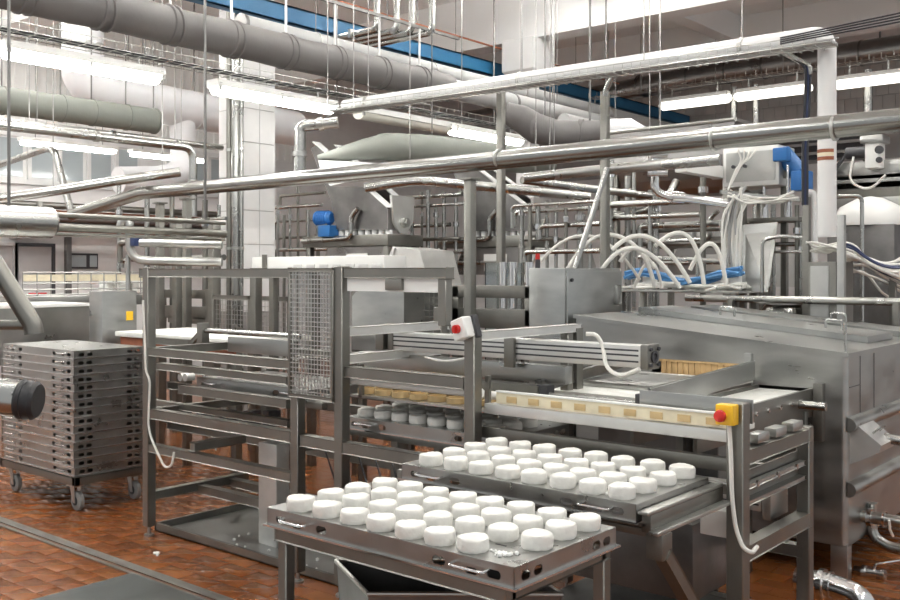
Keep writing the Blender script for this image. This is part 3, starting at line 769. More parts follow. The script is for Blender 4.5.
# feed conveyor between machine and tank
F = T('feed_conveyor', 'short white belt conveyor leading into the steel tunnel tank', 'conveyor', (-1.98, 4.75, 0))
xa, xc = -2.13, -1.85
mk('belt', B().box(xa, xc, 3.84, YT-.02, .985, 1.0, .003), 'pale_belt', F)
for x in (xa-.012, xc+.012): mk('side_plate', B().box(x-.01, x+.01, 3.82, YT-.02, .87, 1.02, .002), FS, F)
for i in range(6): mk('bolt', B().cyl((xc+.02, 4.3+i*.15, .97), (xc+.03, 4.3+i*.15, .97), .011, 8), 'polished_steel', F)
mk('drive_shaft', B().cyl((xc+.0, 5.02, .955), (xc+.16, 5.02, .955), .022), 'tube_steel', F)
for y in (4.3, 5.1):
    for x in (xa-.012, xc+.012): mk('leg', B().box(x-.02, x+.02, y-.02, y+.02, 0, .91, .003), FS, F)
# corrugated elbow pipe on the floor at the tank corner
E_ = AY(822, 583, 4.55)
e = T('floor_elbow', 'polished steel elbow pipe with clamp flange beside the tank leg', 'pipe', (E_.x, E_.y, 0))
mk('elbow', B().tube([E_+Vector((-.12, 0, 0)), E_+Vector((.05, 0, 0)), E_+Vector((.20, -.02, -.02)), Vector((E_.x+.22, E_.y-.03, 0))], .052, 20, .12, n=8), 'polished_steel', e)
mk('clamp_flange', B().cyl(E_+Vector((-.01, 0, 0)), E_+Vector((.012, 0, 0)), .068, 20).cyl(E_+Vector((.035, 0, 0)), E_+Vector((.045, 0, 0)), .062, 20), 'polished_steel', e)
#@@OVER
# ================================================================== overhead ducts, pipes and lights
def hang(root, x, y, z, top=CZ, r=.0045, m='dark_steel', nm='hanger_rod'): return mk(nm, B().cyl((x, y, z), (x, y, top), r, 6), m, root)
def zc_top(y): return 4.9 if 5.9 <= y <= 6.3 else 4.85 if 10.75 <= y <= 11.1 else CZ
# --- big wrapped duct
XD, ZD, RD = -6.9, 3.70, .155
d = T('wrapped_duct', 'long grey fabric wrapped duct strapped at intervals under the ceiling', 'duct', (XD, 5.2, ZD))
ys = [1.2+i*.12 for i in range(59)]
b = B().tube([(XD, y, ZD+.004*math.sin(y*5)) for y in ys], [RD*(1+.012*math.sin(y*9)+random.uniform(-.006, .006)) for y in ys], 28)
mk('insulation', b, 'insulation', d)
ye = ys[-1]
yb = 1.5
while yb < ye:
    for dy in (-.035, .035): mk('strap', B().rings([(-.018, RD-.002), (-.010, RD+.014), (.010, RD+.014), (.018, RD-.002)], 28, (0, 1, .05+dy), (XD, yb+dy, ZD), False), 'insulation', d)
    hang(d, XD, yb, ZD+RD, ZD+RD+.42, .012, 'white_paint'); yb += .62
mk('inner_pipe', B().cyl((XD, ye-.1, ZD), (XD, ye+4.0, ZD), .115, 24), 'insulation_pale', d)
mk('inner_pipe_strap', B().cyl((XD, ye+1.2, ZD), (XD, ye+1.24, ZD), .12, 24), 'insulation', d)
hang(d, XD, ye+2.2, ZD+.1)
mk('hanger_rail', B().box(XD-.015, XD+.015, 1.3, ye+.2, ZD+RD+.42, ZD+RD+.45), 'dark_steel', d)
for y in (1.8, 3.6, 5.4, 7.2): hang(d, XD, y, ZD+RD+.45, CZ, .006, 'dark_steel')
# --- pale pipe beside it
p = T('pale_pipe', 'pale insulated pipe running beside the big wrapped duct', 'pipe', (-7.35, 7, 4.0))
mk('pipe', B().cyl((-7.35, 5.7, 4.0), (-7.35, 15.5, 4.0), .095, 20), 'insulation_pale', p)
for y in (6.6, 8.4, 10.2, 12.4): mk('pipe_clip', B().cyl((-7.35, y, 4.0), (-7.35, y+.03, 4.0), .102, 20), 'steel', p); hang(p, -7.35, y+.015, 4.09, zc_top(y))
mk('pipe_end', B().cyl((-7.35, 5.66, 4.0), (-7.35, 5.7, 4.0), .1, 20), 'dark_steel', p)
# --- blue beam
bb = T('blue_beam', 'long blue painted steel beam behind the wrapped duct', 'beam', (-8.3, 10, 4.5))
b = B().box(-8.36, -8.24, 5.6, 16.9, 4.42, 4.44).box(-8.36, -8.24, 5.6, 16.9, 4.60, 4.62).box(-8.31, -8.29, 5.6, 16.9, 4.44, 4.6)
mk('beam', b, 'beam_blue', bb)
mk('cover_plate', B().box(-8.245, -8.24, 5.6, 16.9, 4.42, 4.62), 'beam_blue', bb)
for y in (7.5, 10.0, 13): hang(bb, -8.3, y, 4.62)
# --- rusty conduit above the beam
rc = T('rusty_conduit', 'thin rust red conduit above the blue beam', 'conduit', (-8.1, 9, 4.8))
mk('conduit', B().cyl((-8.1, 5.6, 4.78), (-8.1, 14, 4.78), .014, 8), 'rust_red', rc)
for y in (6.5, 9, 12): hang(rc, -8.1, y, 4.78, r=.006)
# --- row of fluorescent lights
XLt, ZL = -7.0, 3.28
def light(y0, y1, lab, lit=True):
    t = T('fluorescent_light', lab, 'light', (XLt, (y0+y1)/2, ZL), 'fluorescent lights over the line')
    mk('housing', B().prism([(XLt-.10, y0, ZL-.005), (XLt+.10, y0, ZL-.005), (XLt+.075, y0, ZL+.06), (XLt-.075, y0, ZL+.06)], (0, y1-y0, 0)), 'white_plastic', t)
    m = 8; pr2 = [(XLt+.085*math.cos(math.pi+math.pi*i/m), y0+.04, ZL-.008+.065*math.sin(math.pi+math.pi*i/m)) for i in range(m+1)]
    mk('diffuser', B().prism(pr2, (0, y1-y0-.08, 0)), 'tube_glow' if lit else 'diffuser_off', t)
    for y in (y0+.03, (y0+y1)/2, y1-.03): mk('clip', B().box(XLt+.07, XLt+.09, y-.015, y+.015, ZL-.04, ZL+.03), 'steel', t)
    for y in (y0+.2, y1-.2): mk('hanger_strap', B().beam((XLt, y, ZL+.06), (XLt, y, 3.40), .02, .006, 0), 'white_paint', t)
def far_light(y0, y1, lab):
    X, Z = -12.0, 3.32; t = T('wall_light', lab, 'light', (X, (y0+y1)/2, Z), 'lights by the window wall')
    mk('housing', B().box(X-.08, X+.08, y0, y1, Z, Z+.05, .01), 'white_plastic', t); mk('diffuser', B().box(X-.07, X+.07, y0+.03, y1-.03, Z-.05, Z-.001, .02), 'tube_glow', t)
    for y in (y0+.2, y1-.2): hang(t, X, y, Z+.05)
far_light(AX(20, 140, -12).y, AX(116, 140, -12).y, 'lit light fitting in front of the high windows')
far_light(AX(130, 150, -12).y, AX(205, 150, -12).y, 'lit light fitting behind the white branch duct')
def ly(px): return AX(px, 60, XLt).y
light(ly(-230), ly(-40), 'lit fluorescent light fitting beyond the window side end of the row')
light(ly(0), ly(160), 'lit fluorescent light fitting in front of the white banded duct')
light(ly(212), ly(333), 'lit fluorescent light fitting in front of the tiled column')
light(ly(356), ly(447), 'unlit fluorescent fitting with cream diffuser between two lit ones', False)
light(ly(447)+.06, ly(520), 'lit fluorescent light fitting over the grey wrapped elbow')
def batten(x, y0, lab):  # unseen fill lights, added to brighten the ceiling and upper walls
    t = T('fill_batten', lab, 'light', (x, y0+.75, 5.2), 'added fill battens over the aisle')
    mk('spine', B().box(x-.03, x+.03, y0, y0+1.5, 5.23, 5.28, .004), 'white_plastic', t)
    for s in (-.05, .05): mk('fill_tube', B().cyl((x+s, y0+.04, 5.2), (x+s, y0+1.46, 5.2), .019, 10), 'fill_glow', t)
    for y in (y0+.02, y0+1.48): mk('fill_holder', B().box(x-.07, x+.07, y-.015, y+.015, 5.17, 5.24), 'white_plastic', t)
    for y in (y0+.3, y0+1.2): hang(t, x, y, 5.28, CZ, .006)
for x, nm_, ys_ in ((-3.9, 'over the turning machine', (-1.2, .9, 4.2, 7.0, 9.0)), (-.9, 'over the tunnel tank aisle', (-1.2, .9, 4.2, 7.0, 9.0)), (1.6, 'behind the tank aisle', (-1.2, .9, 4.2)), (-10.2, 'over the window wall aisle', (-.5, 1.6, 3.9)), (-12.6, 'close to the window wall', (-.5, 1.5, 3.5)), (-6.4, 'beside the wrapped duct', (-1.2, .9, 4.2, 7.0, 8.9)), (-8.8, 'above the tiled column', (1.6, 3.9, 6.6))):
    for y in ys_: batten(x, y, 'added twin tube fill batten '+nm_)
# wire basket cable tray over the lights
ct = T('wire_cable_tray', 'galvanised wire basket cable tray above the row of fluorescent lights', 'cable tray', (XLt, 6, 3.42))
b = B()
ya, yz = 1.5, 11.0
for x in (-.12, -.04, .04, .12): b.cyl((XLt+x, ya, 3.41), (XLt+x, yz, 3.41), .004, 5)
for x in (-.12, .12): b.cyl((XLt+x, ya, 3.47), (XLt+x, yz, 3.47), .004, 5)
mk('long_wire', b, 'steel', ct)
b = B(); y = ya
while y < yz: b.tube([(XLt-.12, y, 3.47), (XLt-.12, y, 3.405), (XLt+.12, y, 3.405), (XLt+.12, y, 3.47)], .003, 4); y += .13
mk('cross_wire', b, 'steel', ct)['kind'] = 'stuff'
for y in (2.6, 4.35, 6.7, 8.7, 10.6): hang(ct, XLt-.13, y, 3.40, 5.6, .007, 'duct_steel')
b = B()
for k_ in range(4): b.tube([(XLt-.09+k_*.05, ya, 3.42), (XLt-.07+k_*.045, 5, 3.425), (XLt-.08+k_*.05, yz, 3.42)], .008, 6)
mk('cables', b, 'cable_black', ct)['kind'] = 'stuff'
# --- cross run: white pipe, cable tray, and the drop near the tank
YW, ZW = 6.1, 3.2
xr = AY(827, 60, YW).x; xl = AY(345, 110, YW).x
wp = T('white_drop_pipe', 'thick white pipe crossing overhead and dropping with red and yellow bands', 'pipe', (xr, YW, 1.87))
ztop = AY(827, 34, YW).z
mk('pipe', B().tube([(xl, YW, ZW-.03), (xr, YW, ztop), (xr, YW, AY(827, 237, YW).z)], .056, 22, .10, n=7), 'white_paint', wp)
for py, m in ((151.5, 'rust_red'), (155, 'cream_plastic'), (159, 'rust_red')):
    z = AY(826, py, YW).z
    b = B(); prv = []
    for i in range(9):
        a = math.radians(-150+i*15); prv.append((xr+.0585*math.cos(a), YW+.0585*math.sin(a)))
    for i in range(8): b.prism([(*prv[i], z-.011), (*prv[i+1], z-.011), (*prv[i+1], z+.011), (*prv[i], z+.011)], (0, .003, 0))
    mk('colour_band', b, m, wp)
for x in (xl+.3, -4.4, -2.6): zz = ZW-.03+(ztop-ZW+.03)*(x-xl)/(xr-xl); mk('pipe_clamp', B().cyl((x-.015, YW, zz), (x+.015, YW, zz), .062, 18), 'steel', wp); hang(wp, x, YW, zz+.05, 4.9, .004, 'duct_steel')
wt = T('wire_cable_tray', 'wire basket cable tray hung along the white overhead pipe', 'cable tray', (-4, YW-.1, 3.05))
b = B(); xq = AY(835, 40, YW-.12).x
for y in (-.22, -.14, -.06): b.cyl((xl, YW+y, ZW-.11), (xq, YW+y, ztop-.10), .004, 5)
for y in (-.22, -.06): b.cyl((xl, YW+y, ZW-.06), (xq, YW+y, ztop-.05), .004, 5)
mk('long_wire', b, 'steel', wt)
b = B(); x = xl; n = int((xq-xl)/.07)
for i in range(n):
    x = xl+i*.07; z = ZW+(ztop-ZW)*(i/n); b.tube([(x, YW-.22, z-.06), (x, YW-.22, z-.115), (x, YW-.06, z-.115), (x, YW-.06, z-.06)], .003, 4)
mk('cross_wire', b, 'steel', wt)['kind'] = 'stuff'
b = B()
for k_ in range(5): b.tube([(xl, YW-.2+k_*.03, ZW-.10), (xq, YW-.2+k_*.03, ztop-.09)], .011, 6)
mk('cables', b, 'insulation_pale', wt)['kind'] = 'stuff'
for x in (xl+.35, -3.2): hang(wt, x, YW-.23, ZW-.1, CZ, .004, 'duct_steel')
# black cables running on to the right and dropping
bc = T('cable_drop', 'bundle of black cables bending off the overhead tray and dropping down', 'cables', DP(808, 200, 6.2))
for k_ in range(4):
    o = .012*k_
    mk('cable', B().tube([DP(780, 38+k_*2, 5.85), DP(800, 34+k_*2, 5.8), DP(900, 13+k_*3, 5.6), DP(960, 0+k_*3, 5.5)], .005, 6, .2), 'cable_black', bc)
for k_ in range(3):
    mk('cable', B().tube([DP(765, 40, 6.3), DP(775+k_, 46+k_, 6.3), DP(806+k_*2, 66, 6.25), DP(806+k_*2, 82, 6.25), DP(803+k_*2, 150, 6.25), DP(803+k_*2, 205, 6.25)], .010, 6, .06), 'cable_black' if k_ != 1 else 'navy', bc)
mk('support_arm', B().beam(DP(766, 43, 6.3), DP(809, 66, 6.25), .06, .02), 'steel', bc)
mk('support_arm', B().beam(DP(809, 66, 6.25), DP(809, 75, 6.25), .04, .02), 'steel', bc)
# --- long stainless product pipe
YP = 5.0
pl, pr3 = AY(72, 215, YP), AY(930, 117, YP)
sp = T('product_pipe', 'long polished steel product pipe sloping across the hall above the machine', 'pipe', ((pl+pr3)/2))
pe = AY(142, 193, YP)
mk('pipe', B().tube([pl, pe, AY(500, 160, YP), pr3], .060, 22), 'pipe_steel', sp)
for px in (500, 715, 835):
    c = pe.lerp(pr3, 0); q = AY(px, 160, YP); z = AY(px, 192-(px-142)*.0925, YP).z
    mk('weld_ring', B().cyl((q.x-.008, YP, z), (q.x+.008, YP, z), .066, 20), 'steel', sp)
mk('riser', B().tube([pl, AY(55, 152, YP+.0), AY(48, 148, YP), AY(-10, 168, YP)], .036, 16, .08), 'tube_steel', sp)
for px, y1 in ((470, 166), (187, 187), (160, 191)):
    q = AY(px, 250, YP); zt_ = AY(px, y1+9, YP).z
    mk('support_post', B().box(q.x-.03, q.x+.03, YP-.03, YP+.03, 0, zt_-.03, .004), FS, sp)
    mk('post_saddle', B().box(q.x-.05, q.x+.05, YP-.05, YP+.05, zt_-.035, zt_-.02, .003), FS, sp)
# --- free standing tall posts and rods behind the machine
def tall(px, ytop, Y, wd, lab, m=FS, top=None, sq=True):
    q = AY(px, ytop, Y); z = q.z if top is None else top
    b = B().box(q.x-wd/2, q.x+wd/2, Y-wd/2, Y+wd/2, 0, z, .003) if sq else B().cyl((q.x, Y, 0), (q.x, Y, z), wd/2, 14)
    return tag(mk('steel_post', b, m), lab, 'post')
tall(501, 78, 6.25, .055, 'tall grey steel post rising to the overhead cable tray')
tall(605, 92, 6.4, .055, 'tall grey steel post with a bent top behind the wrapped elbow')
tag(mk('bent_strut', B().tube([AY(605, 96, 6.33), AY(606, 90, 6.33), AY(615, 72, 6.33), AY(615, 64, 6.33)], .022, 10, .05), 'tube_steel'), 'short bent steel strut at the head of the tall post', 'strut')
tag(mk('slanting_pipe', B().cyl(DP(607, 168, 7.2), G(502, 498, 0), .022, 12), 'tube_steel'), 'slanting thin steel pipe leaning beside the white cable loops', 'pipe')
for px, top, lab in ((494, 4.85, 'thin dark threaded rod hanging from the ceiling by the tiled column head'), (606, CZ, 'thin dark threaded rod hanging beside the bent strut'), (660, CZ, 'thin pale rod hanging in front of the dark round duct')):
    q = AY(px, 130, 10.2); tag(mk('threaded_rod', B().cyl((q.x, 10.2, AY(px, 128, 10.2).z), (q.x, 10.2, CZ), .012, 6), 'dark_steel'), lab, 'rod')
# --- four vertical pipes dropping from the ceiling
vp4 = T('drop_pipes', 'four steel pipes dropping from the ceiling and turning away side by side', 'pipes', AY(400, 30, 7.6))
for i, px in enumerate((377, 393, 404.5, 421)):
    Y = 7.6; q = AY(px, 29, Y)
    mk('pipe', B().tube([(q.x, Y+i*.06, CZ-.003), (q.x, Y+i*.06, q.z), (-8.16, Y+i*.06, q.z)], .037, 14, .07), 'tube_steel', vp4)
mk('pipe_clamp', B().box(AY(377, 29, 7.6).x-.4, AY(377, 29, 7.6).x-.36, 7.54, 7.86, AY(377, 29, 7.6).z-.05, AY(377, 29, 7.6).z+.05), 'steel', vp4)
# --- pipes clamped to the column
for px, r, lab, m in ((236, .05, 'thick polished steel pipe running up the tiled column', 'tube_steel'), (229.5, .035, 'dark steel pipe up the tiled column beside the polished one', 'frame_steel'), (241.5, .022, 'thin steel pipe up the near edge of the tiled column', 'tube_steel')):
    Y = 6.67-r-.01; q = AY(px, 100, Y)
    o = T('column_pipe', lab, 'pipe', (q.x, Y, 0)); mk('pipe', B().cyl((q.x, Y, 0), (q.x, Y, CZ), r, 18), m, o)
    for z in (1.9, 3.0, 4.2): mk('clamp', B().cyl((q.x, Y, z), (q.x, Y, z+.03), r+.008, 18), 'steel', o)
# --- white round duct group by the left wall
wd_ = T('white_duct', 'big white round duct coming down, bending and running along the window wall', 'duct', (-11, 3.6, 3.7))
q = AX(82, 90, -11.0); zq = AX(150, 98, -11).z
mk('drop', B().tube([(-11, q.y, CZ), (-11, q.y, zq+.02), (-11, q.y+.6, zq-.05), (-11, 9.5, zq-.12)], .255, 28, .5, n=8), 'white_duct', wd_)
for z in (4.2, 4.42, 4.62): mk('band', B().cyl((-11, q.y, z), (-11, q.y, z+.025), .262, 28), 'steel', wd_)
mk('label_plate', B().box(-10.74, -10.735, q.y+.0, q.y+.09, 4.08, 4.13), 'dark_plastic', wd_)
qb = AX(182, 120, -11.0)
mk('branch', B().tube([(-11, qb.y, zq-.1), (-10.95, qb.y, 3.0), (-10.9, qb.y-.35, 2.86), (-10.9, qb.y-1.0, 2.80)], .17, 22, .3, n=6), 'white_duct', wd_)
for y in (6.95, 7.7, 8.5): mk('seam', B().cyl((-11, y, zq-.08), (-11, y+.03, zq-.08), .262, 28), 'white_paint', wd_); hang(wd_, -11, y+.01, zq+.15, CZ, .008)
# --- lower grey wrapped duct at the left
gd = T('wrapped_duct', 'grey green wrapped duct with cut end below the window wall lights', 'duct', (-9.6, 3.5, 3.3))
qa, qe = AX(-30, 106, -9.6), AX(155, 119, -9.6); zg = AX(80, 111, -9.6).z
ys = [qa.y+(qe.y-qa.y)*i/24 for i in range(25)]
mk('insulation', B().tube([(-9.6, y, zg) for y in ys], [.14*(1+random.uniform(-.01, .01)) for _ in ys], 26), 'insulation_green', gd)
for t_ in (.15, .45, .62, .82, .99): mk('strap', B().cyl((-9.6, qa.y+(qe.y-qa.y)*t_, zg), (-9.6, qa.y+(qe.y-qa.y)*t_+.025, zg), .147, 26), 'insulation_green', gd); hang(gd, -9.6, qa.y+(qe.y-qa.y)*t_, zg+.14, CZ, .008)
# --- long thin pipes at the left
def pipe(lab, pts, r, m='tube_steel', fil=.12, hangs=(), cat='pipe', nm='steel_pipe', top=CZ, seg=14, clamp=0):
    pts = [Vector(p) for p in pts]; c = pts[0]
    t = T(nm, lab, cat, c)
    mk('pipe', B().tube(pts, r, seg, fil), m, t)
    for f in hangs:
        i = min(int(f*(len(pts)-1)), len(pts)-2); q = pts[i].lerp(pts[i+1], f*(len(pts)-1)-i); hang(t, q.x, q.y, q.z+r*.8, zc_top(q.y) if top == CZ else top, .004, 'duct_steel')
    for f in ([.3, .7] if clamp else []):
        i = min(int(f*(len(pts)-1)), len(pts)-2); dd = (pts[i+1]-pts[i]).normalized(); q = pts[i].lerp(pts[i+1], .5); mk('coupling', B().cyl(q-dd*.02, q+dd*.02, r*1.25, 14), 'steel', t)
    return t
ZZ = AX(100, 137, -8.0).z
pipe('thin steel pipe below the grey green duct, upper of two', [(-8.9, AX(-20, 118, -8.9).y, AX(100, 133, -8.9).z), (-8.9, AX(222, 146, -8.9).y, AX(100, 133, -8.9).z)], .035, hangs=(.2, .8), clamp=1)
pipe('steel pipe below the grey green duct, lower of two', [(-8.0, AX(-20, 130, -8).y, ZZ), (-8.0, AX(193, 155, -8).y, ZZ), (-8.0, AX(193, 155, -8).y, 2.2)], .04, hangs=(.1, .45), clamp=1)
pipe('sloping steel pipe passing in front of the window wall', [DP(-10, 200, 8.4), DP(60, 190, 8.6), DP(120, 180, 8.8), DP(180, 172, 9)], .045, hangs=(.3, .9))
cd_ = T('clad_pipe', 'shiny steel clad pipe end with thinner pipes leaving it', 'pipe', AX(20, 222, -6.7))
qa, qe = AX(-40, 218, -6.7), AX(50, 222, -6.7); zq2 = AX(30, 222, -6.7).z
mk('cladding', B().cyl((-6.7, qa.y, zq2), (-6.7, qe.y, zq2), .115, 28), 'tube_steel', cd_)
mk('end_cap', B().cyl((-6.7, qe.y, zq2), (-6.7, qe.y+.02, zq2), .10, 28), 'dark_steel', cd_)
for dz, r in ((.06, .02), (-.03, .03), (-.08, .012)): mk('pipe', B().cyl((-6.7, qe.y, zq2+dz), (-6.7, 5.0, zq2+dz), r, 12), 'frame_steel', cd_)
for y in (qe.y-.3, 4.8): hang(cd_, -6.7, y, zq2+.02, CZ, .012)
# --- far dark round duct and its light row
fd = T('spiral_duct', 'dark galvanised round duct with joint rings along the back wall', 'duct', (-3, 15, 4.7))
YD = 15.2
pts = [(AY(470, 120, YD).x, YD, AY(612, 88, YD).z-.25), (AY(610, 88, YD).x, YD, AY(612, 88, YD).z-.1), (AY(700, 76, YD).x, YD, AY(700, 76, YD).z), (AY(940, 60, YD).x, YD, AY(700, 76, YD).z)]
mk('duct', B().tube(pts, .19, 24, .4), 'duct_steel', fd)
for px, py in ((640, 82), (690, 77), (728, 75), (765, 70), (800, 67), (862, 62)):
    q = AY(px, py, YD); mk('joint_ring', B().cyl((q.x-.015, YD, pts[2][2]+(-.03 if px < 650 else 0)), (q.x+.015, YD, pts[2][2]+(-.03 if px < 650 else 0)), .20, 24), 'dark_steel', fd)
for px in (660, 760, 880): hang(fd, AY(px, 70, YD).x, YD, pts[2][2]+.15, CZ, .015)
YR = 13.0; zr_ = AY(800, 89, YR).z
for a, c, lab in ((545, 606, 'glowing cream tube light beside the blue beam under the far beam'), (660, 731, 'glowing cream tube light left of a steel strut on the far row'), (735, 812, 'glowing cream tube light beside the white drop pipe on the far row'), (834, 905, 'glowing cream tube light right of the white drop pipe on the far row')):
    xa, xc = AY(a, 100, YR).x, AY(c, 100, YR).x
    t = T('tube_light', lab, 'light', ((xa+xc)/2, YR, zr_), 'tube lights along the back')
    mk('diffuser', B().tube([(xa, YR, zr_), (xa+.05, YR, zr_), (xc-.05, YR, zr_), (xc, YR, zr_)], [.04, .075, .075, .04], 16), 'tube_soft', t)
    mk('housing', B().box(xa+.03, xc-.03, YR-.06, YR+.06, zr_+.04, zr_+.10, .01), 'white_plastic', t)
    for x in (xa+.2, xc-.2): mk('hanger_strap', B().beam((x, YR, zr_+.1), (x, YR, zr_+.24), .02, .006, 0), 'steel', t)
rt = T('wire_cable_tray', 'wire basket cable tray above the far row of cream tube lights', 'cable tray', (-2, YR, zr_+.25))
b = B()
for y in (-.1, 0, .1): b.cyl((-8, YR+y, zr_+.25), (2, YR+y, zr_+.25), .006, 5)
for i in range(66): b.tube([(-8+i*.15, YR-.1, zr_+.32), (-8+i*.15, YR-.1, zr_+.245), (-8+i*.15, YR+.1, zr_+.245), (-8+i*.15, YR+.1, zr_+.32)], .005, 4)
mk('wire', b, 'steel', rt)['kind'] = 'stuff'
for x in (-7.2, -5, -2.7, -.2): hang(rt, x, YR+.11, zr_+.25, CZ, .008, 'duct_steel')
for px in (734, 756, 868):
    q = AY(px, 130, 13.3); z0 = AY(px, 160, 13.3).z
    tag(mk('support_tube', B().cyl((q.x, 13.3, 0), (q.x, 13.3, zr_+.2), .06 if px == 868 else .045, 14), 'tube_steel'), {734: 'steel upright behind the blue motor reaching the far lights', 756: 'slim steel upright beside the far row of lights', 868: 'thick steel upright right of the banded white pipe'}[px], 'upright')
#@@BACK
# ================================================================== filling machines in the background
def filling(label, org, sc=1.0, motor=True, chute=True):
    ox, oy = org.x, org.y
    t = T('curd_filling_machine', label, 'machine', (ox, oy, 0), 'curd filling machines')
    def V(x, y, z): return Vector((ox+x*sc, oy+y*sc, z))
    side = [(-1.12, 2.98), (-1.02, 3.02), (.02, 2.28), (.02, 2.08), (-.72, 2.10), (-.80, 2.40)]; CW = .34
    if chute:
        for y in (0, CW): mk('chute_side', B().prism([V(x, y, z) for x, z in side], (0, .006, 0)), 'dark_steel', t, False)
        b = B()
        for i in (2, 3, 4):
            (xa, za), (xc, zc_) = side[i], side[(i+1) % 6]; b.quad(V(xa, 0, za), V(xc, 0, zc_), V(xc, CW, zc_), V(xa, CW, za), .005)
        b.quad(V(-.80, 0, 2.40), V(-1.12, 0, 2.98), V(-1.12, CW, 2.98), V(-.80, CW, 2.40), .005)
        mk('chute_floor', b, 'duct_steel', t, False)
        for y in (-.03, CW-.06): mk('chute_rim', B().quad(V(-1.06, y, 3.04), V(.04, y, 2.29), V(.04, y+.1, 2.29), V(-1.06, y+.1, 3.04), .01), 'white_paint', t)
    else:
        mk('top_plate', B().box(ox-1.1*sc, ox+.02, oy, oy+.45, 2.14, 2.17, .004), 'frame_steel', t)
    b = B().prism([V(.03, .02, 2.42), V(.03, .36, 2.42), V(.03, .34, 2.16), V(.03, .24, 2.04), V(.03, .14, 2.04), V(.03, .05, 2.16)], (.03, 0, 0))
    ep = mk('end_plate', b, 'aluminium', t)
    mk('shaft_boss', B().cyl(V(.06, .19, 2.15), V(.11, .19, 2.15), .05*sc).cyl(V(.1, .19, 2.15), V(.13, .19, 2.15), .03*sc), 'steel', ep)
    for i in range(8): mk('nozzle', B().rings([(0, .036), (.08, .036), (.10, .025), (.115, .02)], 14, (0, 0, 1), V(-.70+i*.098, .06, 2.025)), 'white_paint', t)
    mk('beam', B().box(ox-1.22*sc, ox+.05*sc, oy-.03, oy+.5*sc, 1.915, 2.03, .006), 'frame_steel', t)
    hp = [V(-.85, 0, 1.91), V(-.05, 0, 1.91), V(.12, 0, 1.62), V(-1.0, 0, 1.62)]
    mk('lower_hood', B().prism(hp, (0, .5*sc, 0)), 'duct_steel', t)
    mk('pale_screen', B().box(ox-.55*sc, ox-.25*sc, oy-.02, oy-.008, 1.66, 1.84), 'white_plastic', t)
    mk('outfeed_hood', B().prism([V(.15, -.05, 1.90), V(.5, -.05, 1.86), V(.62, -.05, 1.5), V(.0, -.05, 1.5)], (0, .5*sc, 0)), 'aluminium', t)
    mk('outfeed_edge', B().beam(V(.17, -.06, 1.89), V(-.02, -.06, 1.5), .02, .03), 'white_paint', t)
    mk('product_tube', B().tube([V(-.35, -.05, 2.3), V(-.45, -.05, 2.22), V(-.45, -.05, 2.0), V(-1.2, -.05, 1.98)], .026*sc, 10, .08), 'tube_steel', t)
    mk('product_tube', B().tube([V(-1.2, -.06, 1.75), V(-.3, -.06, 1.75), V(-.2, -.06, 1.7)], .02*sc, 10, .05), 'tube_steel', t)
    for x in (-1.15, .0):
        for y in (.02, .44): mk('leg', B().box(ox+x*sc-.03, ox+x*sc+.03, oy+y*sc-.03, oy+y*sc+.03, 0, 1.93, .004), 'frame_steel', t)
    if motor:
        m = V(-1.02, -.02, 2.22)
        mo = mk('motor', B().rings([(0, .05), (.02, .075), (.20, .075), (.23, .05)], 18, (1, .1, 0), m), 'motor_blue', t)
        fn = B()
        for i in range(6): fn.rings([(.04+i*.025, .084), (.05+i*.025, .084)], 18, (1, .1, 0), m)
        mk('cooling_fin', fn, 'motor_blue', mo)
        mk('gearbox', B().box(m.x+.12, m.x+.30, m.y-.08, m.y+.06, m.z-.20, m.z-.08, .01), 'blue', mo)
        mk('motor_mount', B().box(m.x+.05, m.x+.2, m.y-.03, m.y+.03, 2.0, m.z, .004), 'frame_steel', mo)
    return t
def base(px, d): p = DP(px, 272, d); return Vector((p.x, p.y, 0))
filling('curd filling machine with blue motor left of the steel pipe post', base(386, 9.6))
filling('curd filling machine standing between the two tall grey posts', base(527, 9.9), 1.0, False)
filling('curd filling machine behind the banded white pipe under a dark vat', base(752, 10.0), 1.0, False, False)

# dark curd vat over the third machine
vt = T('curd_vat', 'dark steel curd vat on legs behind the long product pipe', 'vat', base(690, 8.6))
p = base(735, 8.6); n = 10; L = 1.35
prof = [(.5+.5*math.cos(math.pi+math.pi*i/n), 2.72+.34*math.sin(math.pi+math.pi*i/n)) for i in range(n+1)]
prof = [(0, 3.02)]+prof+[(1.0, 3.02)]
b = B()
mk('vat_end', B().prism([(p.x, p.y+a*.9, z) for a, z in prof], (-.006, 0, 0)), 'duct_steel', vt, False); mk('vat_end', B().prism([(p.x-L, p.y+a*.9, z) for a, z in prof], (.006, 0, 0)), 'duct_steel', vt, False)
b = B()
for i in range(len(prof)-1):
    (a, z), (c, zz) = prof[i], prof[i+1]; b.quad((p.x-L, p.y+a*.9, z), (p.x, p.y+a*.9, z), (p.x, p.y+c*.9, zz), (p.x-L, p.y+c*.9, zz), .004)
mk('vat_shell', b, 'duct_steel', vt)
mk('vat_rim', B().tube([(p.x, p.y, 3.02), (p.x, p.y+.9, 3.02), (p.x-L, p.y+.9, 3.02), (p.x-L, p.y, 3.02), (p.x, p.y, 3.02)], .02, 8), 'steel', vt)
for x in (p.x-.1, p.x-L+.1):
    for y in (p.y+.06, p.y+.84): mk('leg', B().box(x-.03, x+.03, y-.03, y+.03, 0, 2.75, .003), 'frame_steel', vt)
mk('outlet', B().tube([(p.x-.6, p.y+.05, 2.5), (p.x-.6, p.y-.1, 2.35), (p.x-.9, p.y-.1, 2.2), (p.x-1.3, p.y-.1, 2.2)], .04, 12, .12), 'tube_steel', vt)
